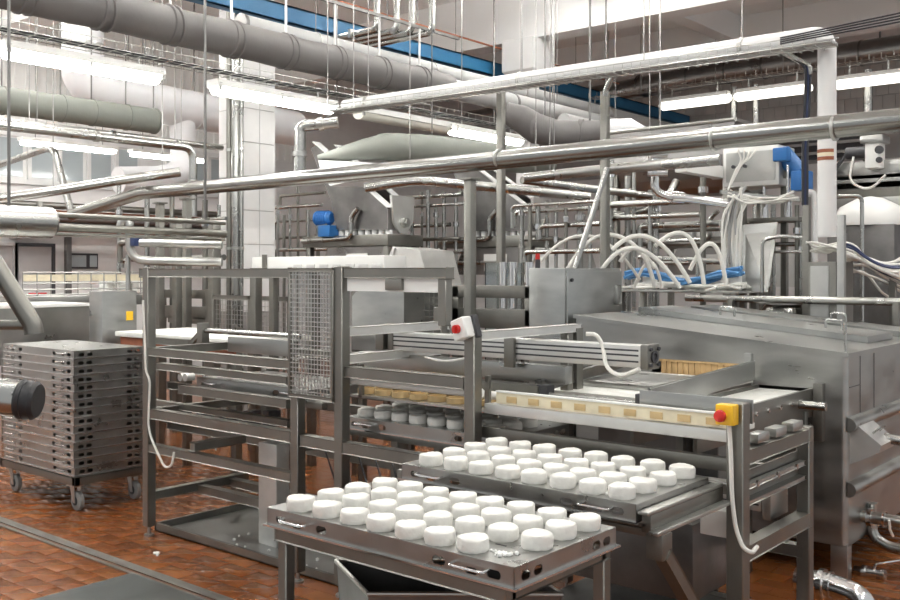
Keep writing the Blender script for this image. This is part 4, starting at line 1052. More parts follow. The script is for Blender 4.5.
# steel control box with the blue drive
cb = T('control_box', 'pale steel control box on posts below the long product pipe', 'control box', base(755, 8.0))
a = DP(722, 150, 7.6); c = DP(780, 186, 7.4)
xx0, xx1 = a.x, a.x+.02
q0, q1 = AY(723, 150, 7.7), AY(779, 150, 7.7)
mk('box', B().box(q0.x, q1.x, 7.7, 8.05, AY(723, 188, 7.7).z, AY(723, 149, 7.7).z, .01), 'aluminium', cb)
mk('door_line', B().box(q0.x+.03, q1.x-.03, 7.694, 7.7, AY(723, 183, 7.7).z, AY(723, 154, 7.7).z), 'steel', cb)
for i in range(3): mk('knob', B().cyl((q0.x+.1+i*.05, 7.67, AY(723, 168, 7.7).z), (q0.x+.1+i*.05, 7.7, AY(723, 168, 7.7).z), .015, 10), 'dark_plastic', cb)
for x in (q0.x+.04, q1.x-.04): mk('leg', B().box(x-.025, x+.025, 7.9, 7.95, 0, AY(723, 185, 7.7).z, .003), 'frame_steel', cb)
mk('side_flange', B().cyl((q0.x-.14, 7.8, AY(723, 172, 7.7).z), (q0.x, 7.8, AY(723, 172, 7.7).z), .05).box(q0.x-.1, q0.x, 7.02, 7.8, AY(723, 178, 7.7).z, AY(723, 166, 7.7).z, .004), 'white_plastic', cb)
m = AY(786, 160, 7.8)
md = mk('drive_motor', B().rings([(0, .05), (.02, .075), (.24, .075), (.27, .04)], 18, (.6, .1, -.75), m+Vector((-.05, 0, .08))), 'blue', cb)
mk('motor_terminal', B().box(m.x-.06, m.x+.06, m.y-.14, m.y-.04, m.z-.02, m.z+.09, .012), 'blue', md)
mk('gear_housing', B().box(m.x+.06, m.x+.20, m.y-.07, m.y+.07, m.z-.26, m.z-.1, .015), 'motor_blue', md)
mk('motor_bracket', B().box(q1.x-.02, m.x+.05, m.y, m.y+.03, m.z-.15, m.z+.0), 'frame_steel', md)
for px in (764, 788):
    q = AY(px, 215, 7.75); mk('cylinder', B().cyl((q.x, 7.75, AY(px, 218, 7.75).z), (q.x, 7.75, AY(px, 196, 7.75).z), .03).cyl((q.x, 7.75, AY(px, 196, 7.75).z), (q.x, 7.75, AY(px, 165, 7.75).z), .012), 'polished_steel', cb)
mk('cylinder_shelf', B().box(AY(740, 220, 7.75).x, AY(800, 220, 7.75).x, 7.7, 8.0, AY(764, 220, 7.75).z-.02, AY(764, 218, 7.75).z, .003), 'frame_steel', cb)

# cable harness: white loops along the tray and the vertical bundle
hc = T('cable_bundle', 'thick bundle of white cables falling beside the control box', 'cables', base(730, 7.85))
rnd = random.Random(3)
for i in range(16):
    x = 722+rnd.uniform(0, 20); d = 7.75+rnd.uniform(-.1, .15); top = rnd.uniform(186, 200)
    mk('cable', B().tube([DP(x+rnd.uniform(-3, 14), top, d), DP(x+rnd.uniform(-2, 3), top+20, d), DP(x+rnd.uniform(-3, 3), 240, d), DP(x+rnd.uniform(-4, 4), 285, d), DP(x+rnd.uniform(-30, 10), 291, d)], rnd.uniform(.008, .015), 6, .15), 'cable_white' if i % 5 else 'insulation_pale', hc)
for i in range(9):
    d = 7.75+rnd.uniform(-.1, .1)
    mk('cable', B().tube([DP(728+rnd.uniform(-3, 6), 190+rnd.uniform(0, 8), d), DP(745, 194+rnd.uniform(0, 10), d), DP(770, 200+rnd.uniform(-3, 6), d), DP(795+rnd.uniform(-4, 4), 190+rnd.uniform(0, 8), d)], rnd.uniform(.007, .012), 6, .3), 'cable_white', hc)
for i in range(4):
    d = 7.75; x = 735+i*5
    mk('cable', B().tube([DP(728, 190, d), DP(733+i*3, 175-i*4, d), DP(742+i*2, 160, d), DP(738+i*6, 150, d)], .008, 6, .3), 'cable_white', hc)
mk('strain_post', B().beam(base(743, 7.9), base(743, 7.9)+Vector((0, 0, 2.3)), .05, .05), 'frame_steel', hc)
mk('strain_arm', B().beam(DP(720, 192, 7.85), DP(800, 200, 7.75), .05, .03), 'steel', hc)
sh = T('cable_shelf', 'steel cable shelf loaded with white and blue cables behind the tunnel tank', 'cable tray', base(680, 7.6))
a, c = AY(617, 287, 7.2), AY(742, 287, 7.2); zs = a.z-.02
mk('shelf', B().box(a.x, c.x, 7.15, 7.6, zs-.02, zs, .003), 'steel', sh)
for x in (a.x+.05, c.x-.05):
    for y in (7.18, 7.57): mk('leg', B().box(x-.025, x+.025, y-.025, y+.025, 0, zs-.02, .003), 'frame_steel', sh)
mk('back_rail', B().cyl((a.x, 7.58, zs+.28), (c.x, 7.58, zs+.22), .022, 10), 'tube_steel', sh)
for x in (a.x+.02, (a.x+c.x)/2, c.x-.03): mk('upright', B().cyl((x, 7.58, zs), (x, 7.58, zs+.3), .015, 8), 'tube_steel', sh)
for i in range(14):
    y = 7.18+rnd.uniform(0, .32); pts = [(a.x+.02, y, zs+.015)]
    for k_ in range(1, 7): pts.append((a.x+(c.x-a.x)*k_/6.05, 7.2+rnd.uniform(-.02, .3), zs+.015+rnd.uniform(0, .05)))
    mk('cable', B().tube(pts, .012, 6, .12), 'cable_white', sh)
for i in range(9):
    pts = []
    for k_ in range(7): pts.append((a.x+.05+(c.x-a.x-.08)*k_/6, 7.22+rnd.uniform(0, .1), zs+.07+.05*math.sin(k_*1.3+.4)+rnd.uniform(0, .07)))
    mk('blue_hose', B().tube(pts, .016, 6, .12), 'cable_blue', sh)
loops = [(592, 288, 628, 248, 680, 288), (612, 250, 650, 238, 690, 283), (655, 246, 695, 236, 704, 285), (690, 270, 716, 244, 726, 285), (620, 262, 640, 250, 655, 288), (560, 285, 600, 235, 655, 268), (540, 262, 590, 236, 640, 280), (634, 288, 652, 262, 662, 288)]
for i, (x0, y0, x1, y1, x2, y2) in enumerate(loops):
    d = 7.2+.05*i; P0, P1, P2 = Vector(DP(x0, y0, d)), Vector(DP(x1, y1-(y0+y2)/2+y1, d)), Vector(DP(x2, y2, d))
    pts = [P0*(1-t)**2+P1*2*t*(1-t)+P2*t*t for t in [k_/14 for k_ in range(15)]]
    mk('cable_loop', B().tube(pts, .017 if i < 6 else .012, 8), 'cable_white', sh)
for i in range(4):
    q = (a.x+.25+i*.25, 7.3, zs); mk('valve_block', B().box(q[0]-.04, q[0]+.04, 7.3, 7.38, zs, zs+.12, .006), 'white_plastic', sh)
# cables and pipes at the far right
rc2 = T('cable_bundle', 'loose white cables looping across from the steel box to the right', 'cables', base(850, 7.2))
for i in range(17):
    d = 7.2+rnd.uniform(-.2, .2); o = rnd.uniform(-5, 9); s2 = rnd.uniform(0, 1)
    mk('cable', B().tube([DP(838, 245+o, d), DP(852+4*s2, 248+o*1.2, d), DP(868, 258+s2*8, d), DP(885+s2*8, 265+s2*14, d), DP(915, 262+s2*24-8*(i % 3), d)], rnd.uniform(.007, .014), 6, .25), 'cable_white' if i % 6 else 'navy', rc2)
for i in range(6):
    d = 7.2+i*.05; o = i*3.5-4
    mk('cable', B().tube([DP(842, 268+o*.6, d), DP(850+rnd.uniform(-3, 3), 261+o+rnd.uniform(-6, 3), d), DP(866, 262+o+rnd.uniform(-5, 6), d+.1), DP(884, 276+o+rnd.uniform(-6, 8), d), DP(910, 284+o*1.4, d)], .011, 6, .25), 'cable_white', rc2)
for i in range(10):
    d = 7.3+rnd.uniform(-.1, .1)
    mk('cable', B().tube([DP(806, 240+rnd.uniform(0, 15), d), DP(815, 246+rnd.uniform(-4, 8), d), DP(828, 250+rnd.uniform(-5, 5), d), DP(842, 244+rnd.uniform(-2, 10), d)], .009, 6, .2), 'cable_white', rc2)
mk('cable_post', B().beam(base(842, 7.35), base(842, 7.35)+Vector((0, 0, 1.95)), .06, .06), 'frame_steel', rc2)
mk('cable_post', B().beam(base(893, 7.35), base(893, 7.35)+Vector((0, 0, 1.7)), .05, .05), 'frame_steel', rc2)
# vertical vessel with elbow, steel boxes
vs2 = T('steel_vessel', 'rounded steel vessel with pipe elbow behind the tunnel tank lids', 'vessel', base(790, 7.4))
p = base(783, 7.45)
mk('body', B().rings([(0, .17), (1.30, .17), (1.36, .165), (1.40, .13), (1.46, .12)], 24, (0, 0, 1), p), 'tube_steel', vs2)
mk('collar', B().cyl(p+Vector((0, 0, 1.40)), p+Vector((0, 0, 1.44)), .18, 24), 'steel', vs2)
mk('elbow', B().tube([p+Vector((-.05, -.1, 1.40))+Vector((0, 0, -.1)), p+Vector((-.14, -.26, 1.30)), p+Vector((-.16, -.28, 1.0))], .055, 14, .12), 'white_plastic', vs2)
mk('chute', B().quad(DP(742, 225, 7.8), DP(778, 222, 7.7), DP(768, 292, 7.55), DP(742, 292, 7.7), .01), 'sheet_steel', vs2)
mk('spray_frame', B().tube([DP(762, 292, 7.4), DP(762, 240, 7.4), DP(780, 236, 7.4), DP(806, 238, 7.3)], .014, 8, .05), 'tube_steel', vs2)
sb = T('steel_cabinet', 'small plain steel cabinet beside the base of the banded white pipe', 'cabinet', base(815, 7.0))
q = AY(808, 262, 7.2); q2 = AY(836, 262, 7.2)
mk('body', B().box(q.x, q2.x, 7.2, 7.6, .1, q.z, .006), 'frame_steel', sb); mk('door', B().box(q.x+.02, q2.x-.05, 7.19, 7.2, .2, q.z-.03, .004), 'steel', sb)
mk('plinth', B().box(q.x+.03, q2.x-.03, 7.25, 7.55, 0, .1), 'dark_steel', sb)
tall(806.5, 197, 7.3, .05, 'grey steel post with rounded head left of the banded white pipe')
tall(841.5, 215, 7.15, .05, 'steel post wrapped with pipes just right of the banded white pipe', 'steel')
# pipe loop, handrail and platforms at the right
hr = T('handrail', 'bent steel handrail loop right of the banded white pipe', 'rail', base(860, 7.6))
mk('rail', B().tube([base(838, 7.6)+Vector((0, 0, DP(838, 196, 7.6).z)), DP(862, 196, 7.6), base(862, 7.6)], .016, 10, .05), 'tube_steel', hr)
mk('rail', B().tube([base(806, 7.7), DP(806, 192, 7.7), DP(813, 192, 7.7), DP(815, 200, 7.7), base(815, 7.7)], .024, 10, .06), 'white_paint', hr)
pf = T('steel_platform', 'stacked horizontal steel platform beams behind the bent handrail', 'platform', base(880, 10))
for py, hgt in ((172, .18), (183, .14), (191, .16), (203, .10)):
    a = AY(838, py+2, 10.2); c = AY(940, py-1, 10.2); mk('beam', B().box(a.x, c.x, 10.0, 10.4, a.z-hgt/2, a.z+hgt/2, .005), 'steel' if py != 191 else 'frame_steel', pf)
for px in (845, 880, 930):
    a = AY(px, 190, 10.2); mk('post', B().box(a.x-.05, a.x+.05, 10.15, 10.25, 0, AY(px, 168, 10.2).z, .004), 'frame_steel', pf)
ds = T('valve_station', 'white valve station box with fittings on the platform beams', 'valve', AY(873, 165, 9.9))
a = AY(866, 165, 9.9); c = AY(881, 140, 9.9)
mk('box', B().box(a.x, c.x, 9.85, 10.05, AY(866, 168, 9.9).z-.01, c.z, .02), 'white_plastic', ds)
mk('top_cap', B().box(a.x-.04, c.x+.04, 9.82, 10.08, c.z-.03, c.z+.05, .02), 'steel', ds)
mk('dial', B().cyl((a.x+.14, 9.83, c.z-.1), (a.x+.14, 9.86, c.z-.1), .04).cyl((a.x+.14, 9.83, c.z-.2), (a.x+.14, 9.86, c.z-.2), .03), 'dark_plastic', ds)
mk('side_valve', B().cyl((a.x-.2, 9.95, c.z-.1), (a.x, 9.95, c.z-.1), .06).beam((a.x-.35, 9.95, c.z-.3), (a.x-.2, 9.95, c.z-.1), .03, .03), 'dark_plastic', ds)
mk('hose', B().tube([(a.x-.1, 9.84, c.z-.15), (a.x-.15, 9.84, c.z-.4), (a.x+.05, 9.84, c.z-.5), (a.x+.2, 9.84, c.z-.35)], .012, 6, .1), 'cable_white', ds)
wh = T('white_hood', 'white dome shaped hood below the platform beams', 'hood', base(870, 9.1))
p = base(870, 9.1); zb = DP(870, 226, 9.1).z
mk('dome', B().rings([(0, .34), (.06, .34), (.18, .27), (.26, .12), (.28, .02)], 24, (0, 0, 1), p+Vector((0, 0, zb))), 'white_plastic', wh)
mk('stand', B().box(p.x-.3, p.x+.3, p.y-.3, p.y+.3, 0, zb, .01), 'dark_steel', wh)
# ================================================================== cabinets and frames just behind the machine
ec = T('electrical_cabinet', 'grey steel electrical cabinet standing between machine and tunnel tank', 'cabinet', base(570, 6.6))
p = DP(565, 268, 6.35)
x1, y0 = p.x, p.y; yb_ = AX(621, 290, x1).y; xl_ = AY(529, 290, y0).x; zt2 = p.z
mk('body', B().box(xl_, x1, y0, yb_, .12, zt2, .006), 'sheet_steel', ec)
mk('door', B().box(x1, x1+.015, y0+.012, yb_-.012, .16, zt2-.02, .004), 'sheet_steel', ec)
mk('handle_plate', B().box(x1+.015, x1+.03, yb_-.12, yb_-.05, zt2-.26, zt2-.12, .02), 'steel', ec)
mk('lock', B().cyl((x1+.015, y0+.05, zt2-.08), (x1+.03, y0+.05, zt2-.08), .012, 10), 'dark_plastic', ec)
mk('plinth', B().box(xl_+.02, x1-.02, y0+.02, yb_-.02, 0, .12), 'dark_steel', ec)
b2 = T('signal_lamp', 'small black and red signal lamp on the edge of the electrical cabinet', 'lamp', DP(532, 268, 6.4))
q = Vector((xl_+.03, y0+.06, zt2)); mk('stem', B().cyl(q, q+Vector((0, 0, .06)), .018, 10), 'dark_plastic', b2); mk('red_lens', B().cyl(q+Vector((0, 0, .06)), q+Vector((0, 0, .10)), .016, 10), 'red', b2)
b2.location = q
for ch in b2.children: ch.location = Vector(DP(532, 268, 6.4))-q
rw = T('pale_cover_box', 'long pale cover box lying over the rails behind the mesh guard', 'cover', base(320, 6.2))
Y = 5.35; a, c = AY(252, 264, Y), AY(384, 264, Y)
mk('cover', B().box(a.x, c.x, Y, Y+.25, AY(300, 270.5, Y).z, AY(300, 256.5, Y).z, .008), 'white_plastic', rw)
mk('end_bracket', B().box(AY(265, 264, Y).x-.03, AY(265, 264, Y).x+.03, Y-.01, Y, AY(300, 271, Y).z, AY(300, 254, Y).z), 'frame_steel', rw)
for i in range(7): x = AY(294+i*13, 264, Y).x; mk('flap', B().box(x, x+.10, Y-.008, Y, AY(300, 270, Y).z, AY(300, 264.5, Y).z, .002), 'aluminium', rw)
for px in (262, 300, 345): x = AY(px, 264, Y).x; mk('leg', B().box(x-.03, x+.03, Y+.1, Y+.16, 0, AY(300, 270, Y).z, .004), 'frame_steel', rw)
# rounded hood box inside the guard frame
hb2 = T('rounded_hood', 'brushed steel box with rounded top behind the white splash strip', 'hood', base(385, 6.2))
Y = 5.0; a, c = AY(352, 300, Y), AY(404, 300, Y)
pr4 = [(a.x, AY(360, 350, Y).z), (c.x, AY(360, 350, Y).z), (c.x, AY(360, 291, Y).z), (a.x+.12, AY(360, 290, Y).z), (a.x+.04, AY(360, 292, Y).z), (a.x, AY(360, 297, Y).z)]
mk('shell', B().prism([(x, Y, z) for x, z in pr4], (0, .5, 0)), 'sheet_steel', hb2)
for x in (a.x+.06, c.x-.06):
    for y in (Y+.05, Y+.45): mk('leg', B().box(x-.025, x+.025, y-.025, y+.025, 0, AY(360, 349, Y).z, .003), 'frame_steel', hb2)
# rear guard screens with fine mesh
def screen(label, px0, px1, py0, py1, Y, mid=None, legs=True):
    t = T('guard_screen', label, 'guard', base((px0+px1)/2, Y))
    a, c = AY(px0, py0, Y), AY(px1, py1, Y); x0, x1, z1, z0 = a.x, c.x, a.z, AY(px0, py1, Y).z
    b = B().beam((x0, Y, z1), (x1, Y, z1), .04, .04).beam((x0, Y, z0), (x1, Y, z0), .04, .04)
    mk('frame_rail', b, 'frame_steel', t)
    for x in (x0, x1)+((((x0+x1)/2,)) if mid else ()): mk('frame_post', B().box(x-.02, x+.02, Y-.02, Y+.02, 0, z1+.02, .003), 'frame_steel', t)
    b = B(); x = x0
    while x < x1: b.beam((x, Y, z0), (x, Y, z1), .004, .004, 0); x += .045
    z = z0
    while z < z1: b.beam((x0, Y+.005, z), (x1, Y+.005, z), .004, .004, 0); z += .045
    mk('wire_mesh', b, 'steel', t, False)['kind'] = 'stuff'
screen('wire mesh guard screen behind the tall left opening of the machine frame', 214, 290, 297, 342, 5.6, True)
screen('wire mesh guard screen right of the rounded steel hood', 411, 446, 288, 322, 5.2)
fr3 = T('rear_frame', 'steel frame of two heavy rails linking the tall posts behind the machine', 'frame', base(500, 5.6))
Y = 5.45
for py, hgt in ((291, .09), (317, .14)):
    a, c = AY(452, py, Y), AY(531, py, Y); mk('rail', B().box(a.x, c.x, Y, Y+.06, a.z-hgt/2, a.z+hgt/2, .004), 'frame_steel', fr3)
for px in (455, 528): x = AY(px, 300, Y).x; mk('post', B().box(x-.03, x+.03, Y, Y+.06, 0, AY(452, 286, Y).z, .003), 'frame_steel', fr3)
for px in (495, 505, 521): x = AY(px, 300, Y).x; mk('cylinder', B().cyl((x, Y+.1, .9), (x, Y+.1, AY(px, 262, Y).z), .03, 12), 'polished_steel', fr3)
ab = T('acrylic_bin', 'clear acrylic guard box between the two tall grey posts', 'guard', base(492, 6.0))
Y = 5.9; a, c = AY(485, 263, Y), AY(506, 290, Y)
for (x0, x1, y0_, y1_) in ((a.x, c.x, Y, Y+.006), (a.x, c.x, Y+.2, Y+.206), (a.x, a.x+.006, Y, Y+.2), (c.x-.006, c.x, Y, Y+.2)): mk('panel', B().box(x0, x1, y0_, y1_, .9, a.z), 'clear_acrylic', ab)
mk('base', B().box(a.x, c.x, Y, Y+.2, 0, .9, .005), 'frame_steel', ab)

# ================================================================== ducts behind: wrapped elbow and tapering duct
wdu = T('wrapped_elbow', 'grey wrapped duct elbow sweeping behind the long product pipe', 'duct', DP(560, 135, 9.6))
pts = [Vector(DP(x, y, d)) for x, y, d in ((505, 112, 9.3), (520, 118, 9.3), (535, 128, 9.3), (555, 134, 9.4), (580, 134, 9.5), (604, 132, 9.6))]
mk('insulation', B().tube(pts, [.10, .13, .145, .14, .13, .125], 24, .15), 'insulation', wdu)
for q in (pts[2], pts[4]): mk('strap', B().tube([q+Vector((-.02, -.01, 0)), q+Vector((.02, .01, -.005))], .15, 24), 'insulation', wdu)
for x, y, d in ((590, 130, 9.5),): q = DP(x, y, d); hang(wdu, q.x, q.y, q.z, CZ, .012)
mk('end_cone', B().tube([pts[-1], pts[-1]+Vector((.2, .17, .02)), pts[-1]+Vector((.36, .30, .0))], [.125, .12, .02], 20), 'white_duct', wdu)
td = T('tapering_duct', 'wrinkled grey green wrapped duct tapering towards the filling machine', 'duct', DP(430, 152, 9.9))
pts = [Vector(DP(x, y, d)) for x, y, d in ((318, 158, 9.7), (335, 155, 9.7), (360, 150, 9.75), (385, 147, 9.8), (410, 148, 9.85), (440, 151, 9.9), (480, 155, 10), (520, 160, 10.1), (560, 163, 10.2))]
rr = [.03, .06, .10, .14, .15, .155, .15, .14, .12]
fp_, fr_ = [], []
for i in range(len(pts)-1):
    for k_ in range(6): t_ = k_/6; fp_.append(pts[i].lerp(pts[i+1], t_)); fr_.append((rr[i]*(1-t_)+rr[i+1]*t_)*(1+random.uniform(-.035, .035)))
mk('insulation', B().tube(fp_, fr_, 26), 'insulation_green', td)
for x, y, d in ((432, 143, 9.89), (545, 152, 10.15)): q = DP(x, y, d); hang(td, q.x, q.y, q.z, CZ, .006)
hd2 = T('inlet_hood', 'pale sheet metal inlet hood joining the tapering duct', 'hood', DP(340, 165, 9.8))
mk('hood', B().prism([DP(318, 160, 9.6), DP(368, 164, 9.6), DP(372, 176, 9.6), DP(330, 186, 9.6), DP(322, 176, 9.6)], (.2, .35, 0)), 'white_paint', hd2)
pipe('polished pipe with square bend running into the light fitting', [DP(300, 178, 8.2), DP(300, 130, 8.2), DP(304, 126, 8.2), DP(338, 122, 8.2)], .05, fil=.1, hangs=(.9,), clamp=1)
pipe('steel pipe below the product pipe bending down to the right', [DP(365, 188, 9), DP(415, 180, 9), DP(500, 188, 9), DP(590, 197, 9)], .045, hangs=(.3, .8), fil=.2)
pipe('brownish steel pipe ending at the slanting pipe, upper of two', [DP(525, 178, 7.6), DP(610, 169, 7.4), DP(660, 165, 7.2), DP(720, 160, 7.0)], .04, fil=.1, hangs=(.1, .6))
pipe('brownish steel pipe below the other one by the slanting pipe', [DP(522, 180, 7.7), DP(600, 190, 8.1), DP(650, 196, 8.4)], .032, fil=.1, hangs=(.2,))
pipe('white insulated pipe below the pale pipe near the far beam', [(-6.3, 9.6, 3.45), (-6.3, 15.6, 3.45)], .09, 'insulation_pale', hangs=(.2, .7))
vb = T('valve_branch', 'steel valve branch with clamped stubs below the product pipe', 'valve', DP(655, 160, 7.75))
mk('riser', B().tube([DP(655, 152, 7.75), DP(655, 190, 7.75), DP(664, 196, 7.75), DP(700, 200, 7.75), DP(728, 204, 7.7)], .034, 14, .08), 'polished_steel', vb)
for py in (155, 173): mk('stub', B().cyl(DP(648, py, 7.75), DP(668, py, 7.7), .03), 'polished_steel', vb); mk('clamp', B().cyl(DP(655, py-1.5, 7.75), DP(655, py+1.5, 7.75), .05), 'polished_steel', vb)
mk('end_fitting', B().cyl(DP(672, 197, 7.75), DP(684, 198, 7.75), .05), 'polished_steel', vb)
# dense pipework between the filling machines
def rack(label, verts, horis, Y, r0=.018, seed=1, cat='pipework', m='tube_steel'):
    rn = random.Random(seed); t = T('pipe_rack', label, cat, base(verts[0][0], Y))
    for px, y0, y1 in verts:
        r = r0*rn.uniform(.7, 1.4); yy = Y+rn.uniform(-.1, .1); q = AY(px, y0, yy)
        mk('upright_pipe', B().cyl((q.x, yy, 0 if y1 > 280 else AY(px, y1, yy).z), (q.x, yy, q.z), r, 10), m if rn.random() < .7 else 'frame_steel', t)
        if rn.random() < .6: z = q.z-rn.uniform(.1, .4); mk('union', B().cyl((q.x, yy, z), (q.x, yy, z+.05), r*1.7, 10), 'polished_steel', t)
    for px0, px1, py in horis:
        r = r0*rn.uniform(.7, 1.3); yy = Y+rn.uniform(-.15, .15); q = AY(px0, py, yy)
        mk('cross_pipe', B().tube([(q.x, yy, q.z-rn.uniform(.05, .25)), (q.x, yy, q.z), (AY(px1, py, yy).x, yy, q.z)], r, 10, .05), m if rn.random() < .7 else 'frame_steel', t)
    return t
rack('cluster of thin steel pipes and unions between column and blue motor', [(278, 205, 300), (284, 215, 300), (290, 208, 300), (298, 180, 300), (308, 210, 300), (318, 215, 300)], [(272, 322, 208), (275, 330, 222), (278, 318, 238), (276, 340, 250), (280, 325, 196)], 7.7, .02, 4)
rack('cluster of steel pipes between the two background filling machines', [(412, 196, 300), (422, 192, 300), (428, 190, 300), (436, 205, 300), (444, 192, 300), (456, 198, 300)], [(405, 462, 198), (408, 470, 207), (412, 450, 226), (405, 460, 240), (410, 470, 253)], 7.75, .02, 9)
rack('steel pipes with black valves hanging left of the slanting pipe', [(522, 205, 300), (530, 203, 300), (538, 205, 240), (547, 200, 300), (556, 205, 300), (566, 208, 300), (580, 205, 300), (590, 205, 300)], [(512, 600, 206), (515, 598, 212), (520, 605, 240), (540, 600, 226), (525, 600, 252)], 7.55, .022, 12)
rack('steel pipes and struts behind the blue hoses on the cable shelf', [(612, 160, 300), (628, 176, 300), (634, 170, 300), (650, 190, 300), (656, 190, 300), (703, 176, 300)], [(610, 690, 205), (612, 700, 218), (625, 720, 232), (610, 735, 245), (640, 720, 226)], 7.95, .026, 21)
rack('thin steel pipes and sensors around the rounded steel vessel', [(752, 222, 300), (773, 200, 300), (797, 205, 300), (801, 222, 300)], [(744, 800, 222), (746, 805, 245), (770, 806, 252), (742, 770, 262)], 7.75, .016, 33)
rack('group of steel uprights and pipes left of the tiled column', [(119, 182, 300), (147, 196, 300), (172, 196, 300), (205, 200, 300), (219, 205, 300)], [(120, 182, 243), (122, 175, 260), (180, 226, 238), (182, 224, 258), (160, 226, 222)], 6.15, .026, 40)
for px, wd, lab in ((177, .075, 'grey steel channel post with cut top beside the coiled cable'), (214, .085, 'wider grey steel channel post with cut top near the tiled column')):
    tall(px, 224 if px == 177 else 225, 5.75, wd, lab, 'frame_steel')
# gas struts/valve assembly with elbow at far left
ve = T('valve_elbow', 'thick curved pipe elbows with a navy valve actuator', 'valve', base(128, 8.25))
mk('elbow', B().tube([DP(119, 232, 8.25), DP(122, 221, 8.25), DP(129, 221, 8.25), DP(130, 232, 8.25), DP(130, 250, 8.25), DP(136, 259, 8.25), DP(150, 261, 8.25), DP(222, 262, 8.25)], .038, 12, .09), 'steel', ve)
mk('actuator', B().box(*sorted((DP(131, 240, 8.2).x, DP(141, 240, 8.2).x)), DP(136, 240, 8.2).y-.04, DP(136, 240, 8.2).y+.04, DP(136, 246, 8.2).z, DP(136, 236, 8.2).z, .01), 'navy', ve)
mk('bypass', B().tube([DP(140, 243, 8.2), DP(158, 243, 8.2), DP(222, 245, 8.2)], .036, 12), 'steel', ve)
mk('support', B().cyl(base(128, 8.27), DP(128, 255, 8.27), .02, 10), 'steel', ve)
# bundle of pipes along the left wall
pb_ = T('wall_pipe_bundle', 'row of dark parallel pipes along the left wall above the doors', 'pipes', (-13.2, 6, 2.3))
for i, py in enumerate((206, 212, 217, 223, 228, 234)):
    z = AX(60, py, -13.2).z; mk('pipe', B().cyl((-13.2-.12*(i % 2), 1.5, z), (-13.2-.12*(i % 2), 10.5, z), (.05, .035, .07, .04, .06, .025)[i], 12), ('frame_steel', 'rust_red', 'insulation', 'dark_steel', 'rust_red', 'steel')[i], pb_)  # red-brown on two pipes stands in for the floor's reflection
for y in (2.2, 4.4, 6.6, 9): mk('wall_bracket', B().box(WX+.005, -13.1, y, y+.05, AX(60, 238, -13.2).z, AX(60, 203, -13.2).z), 'steel', pb_)
tag(mk('wall_cabinet_upright', B().box(WX+.02, WX+.1, AX(66, 260, WX).y-.04, AX(66, 260, WX).y+.04, 0, AX(66, 237, WX).z), 'dark_steel'), 'dark steel upright on the left wall beside the small double window', 'upright')
# ================================================================== left middle ground: conveyor, tables, boxes
gc = T('guarded_conveyor', 'long conveyor with pale translucent guard strip along the left wall', 'conveyor', base(80, 9.5))
xg = -9.0; a, c = AX(22, 280, xg), AX(143, 280, xg)
zg1, zg0 = AX(80, 274.5, xg).z, AX(80, 281, xg).z
mk('guard_strip', B().box(xg, xg+.01, a.y, c.y, zg0, zg1), 'cream_plastic', gc)
b = B(); y = a.y
while y < c.y: b.cyl((xg+.015, y, zg0-.14), (xg+.015, y, zg1+.02), .006, 6); y += .14
for z in (zg1+.02, zg0-.02, zg0-.08, zg0-.13): b.cyl((xg+.015, a.y, z), (xg+.015, c.y, z), .007, 6)
mk('guard_wire', b, 'steel', gc)
mk('bed', B().box(xg-.6, xg, a.y, c.y, zg0-.25, zg0-.15, .005), 'steel', gc)
for y in (a.y+.1, (a.y+c.y)/2, c.y-.1):
    for x in (xg-.55, xg-.05): mk('leg', B().box(x-.03, x+.03, y-.03, y+.03, 0, zg0-.25, .003), 'frame_steel', gc)
for i, px in enumerate((106, 112, 124, 131, 137)):
    q = AX(px, 273, xg-.2); tag(mk('small_carton', B().box(xg-.28, xg-.12, q.y-.032, q.y+.032, zg0-.15, zg0+.02+.02*(i % 2), .004), 'white_plastic'), 'small white carton standing on the guarded conveyor', 'carton', 'cartons on the guarded conveyor')
bx = T('machine_box', 'plain grey green sheet metal machine box behind the tray stack', 'machine', base(115, 8.0))
p = DP(102, 292, 7.8); x1 = p.x; y0 = p.y; yb2 = AX(137, 300, x1).y; xl2 = AY(89, 300, y0).x
mk('body', B().box(xl2, x1, y0, yb2, .05, AX(110, 291, x1).z, .01), 'sheet_steel', bx)
mk('yellow_tag', B().box(x1, x1+.006, yb2-.1, yb2-.04, AX(136, 320, x1).z, AX(136, 311, x1).z), 'yellow', bx)
mk('foot', B().box(xl2+.04, x1-.04, y0+.04, yb2-.04, 0, .06), 'dark_steel', bx)
pn = T('side_table', 'low sheet metal table front behind the tray stack by the wall', 'table', base(45, 8.3))
x1 = DP(45, 305, 8.2).x; ya_, yb3 = AX(-10, 310, x1).y, AX(90, 310, x1).y; z1_ = AX(45, 304, x1).z
mk('top', B().box(x1-.7, x1, ya_, yb3, z1_-.03, z1_, .004), 'white_plastic', pn); mk('front_sheet', B().box(x1-.02, x1-.012, ya_, yb3, z1_-.5, z1_-.03), 'steel', pn)
for y in (ya_+.05, yb3-.05):
    for x in (x1-.65, x1-.05): mk('leg', B().box(x-.025, x+.025, y-.025, y+.025, 0, z1_-.03, .003), 'frame_steel', pn)
wtb = T('white_table', 'white topped work table behind the left post of the machine', 'table', (-6.35, 4.55, 0))
p = G(150, 340, 1.17); q = G(205, 335, 1.17)
mk('top', B().box(-7.08, -5.5, 4.2, 4.9, 1.13, 1.17, .006), 'pale_belt', wtb); mk('apron', B().box(-7.03, -5.55, 4.22, 4.24, 1.02, 1.13), 'rust_red', wtb)
for x in (-6.98, -5.6):
    for y in (4.28, 4.82): mk('leg', B().box(x-.03, x+.03, y-.03, y+.03, 0, 1.13, .003), 'frame_steel', wtb)
fs = T('rail_stand', 'low steel rail stand with rollers beside the white topped table', 'stand', base(110, 6.9))
Y = 5.05
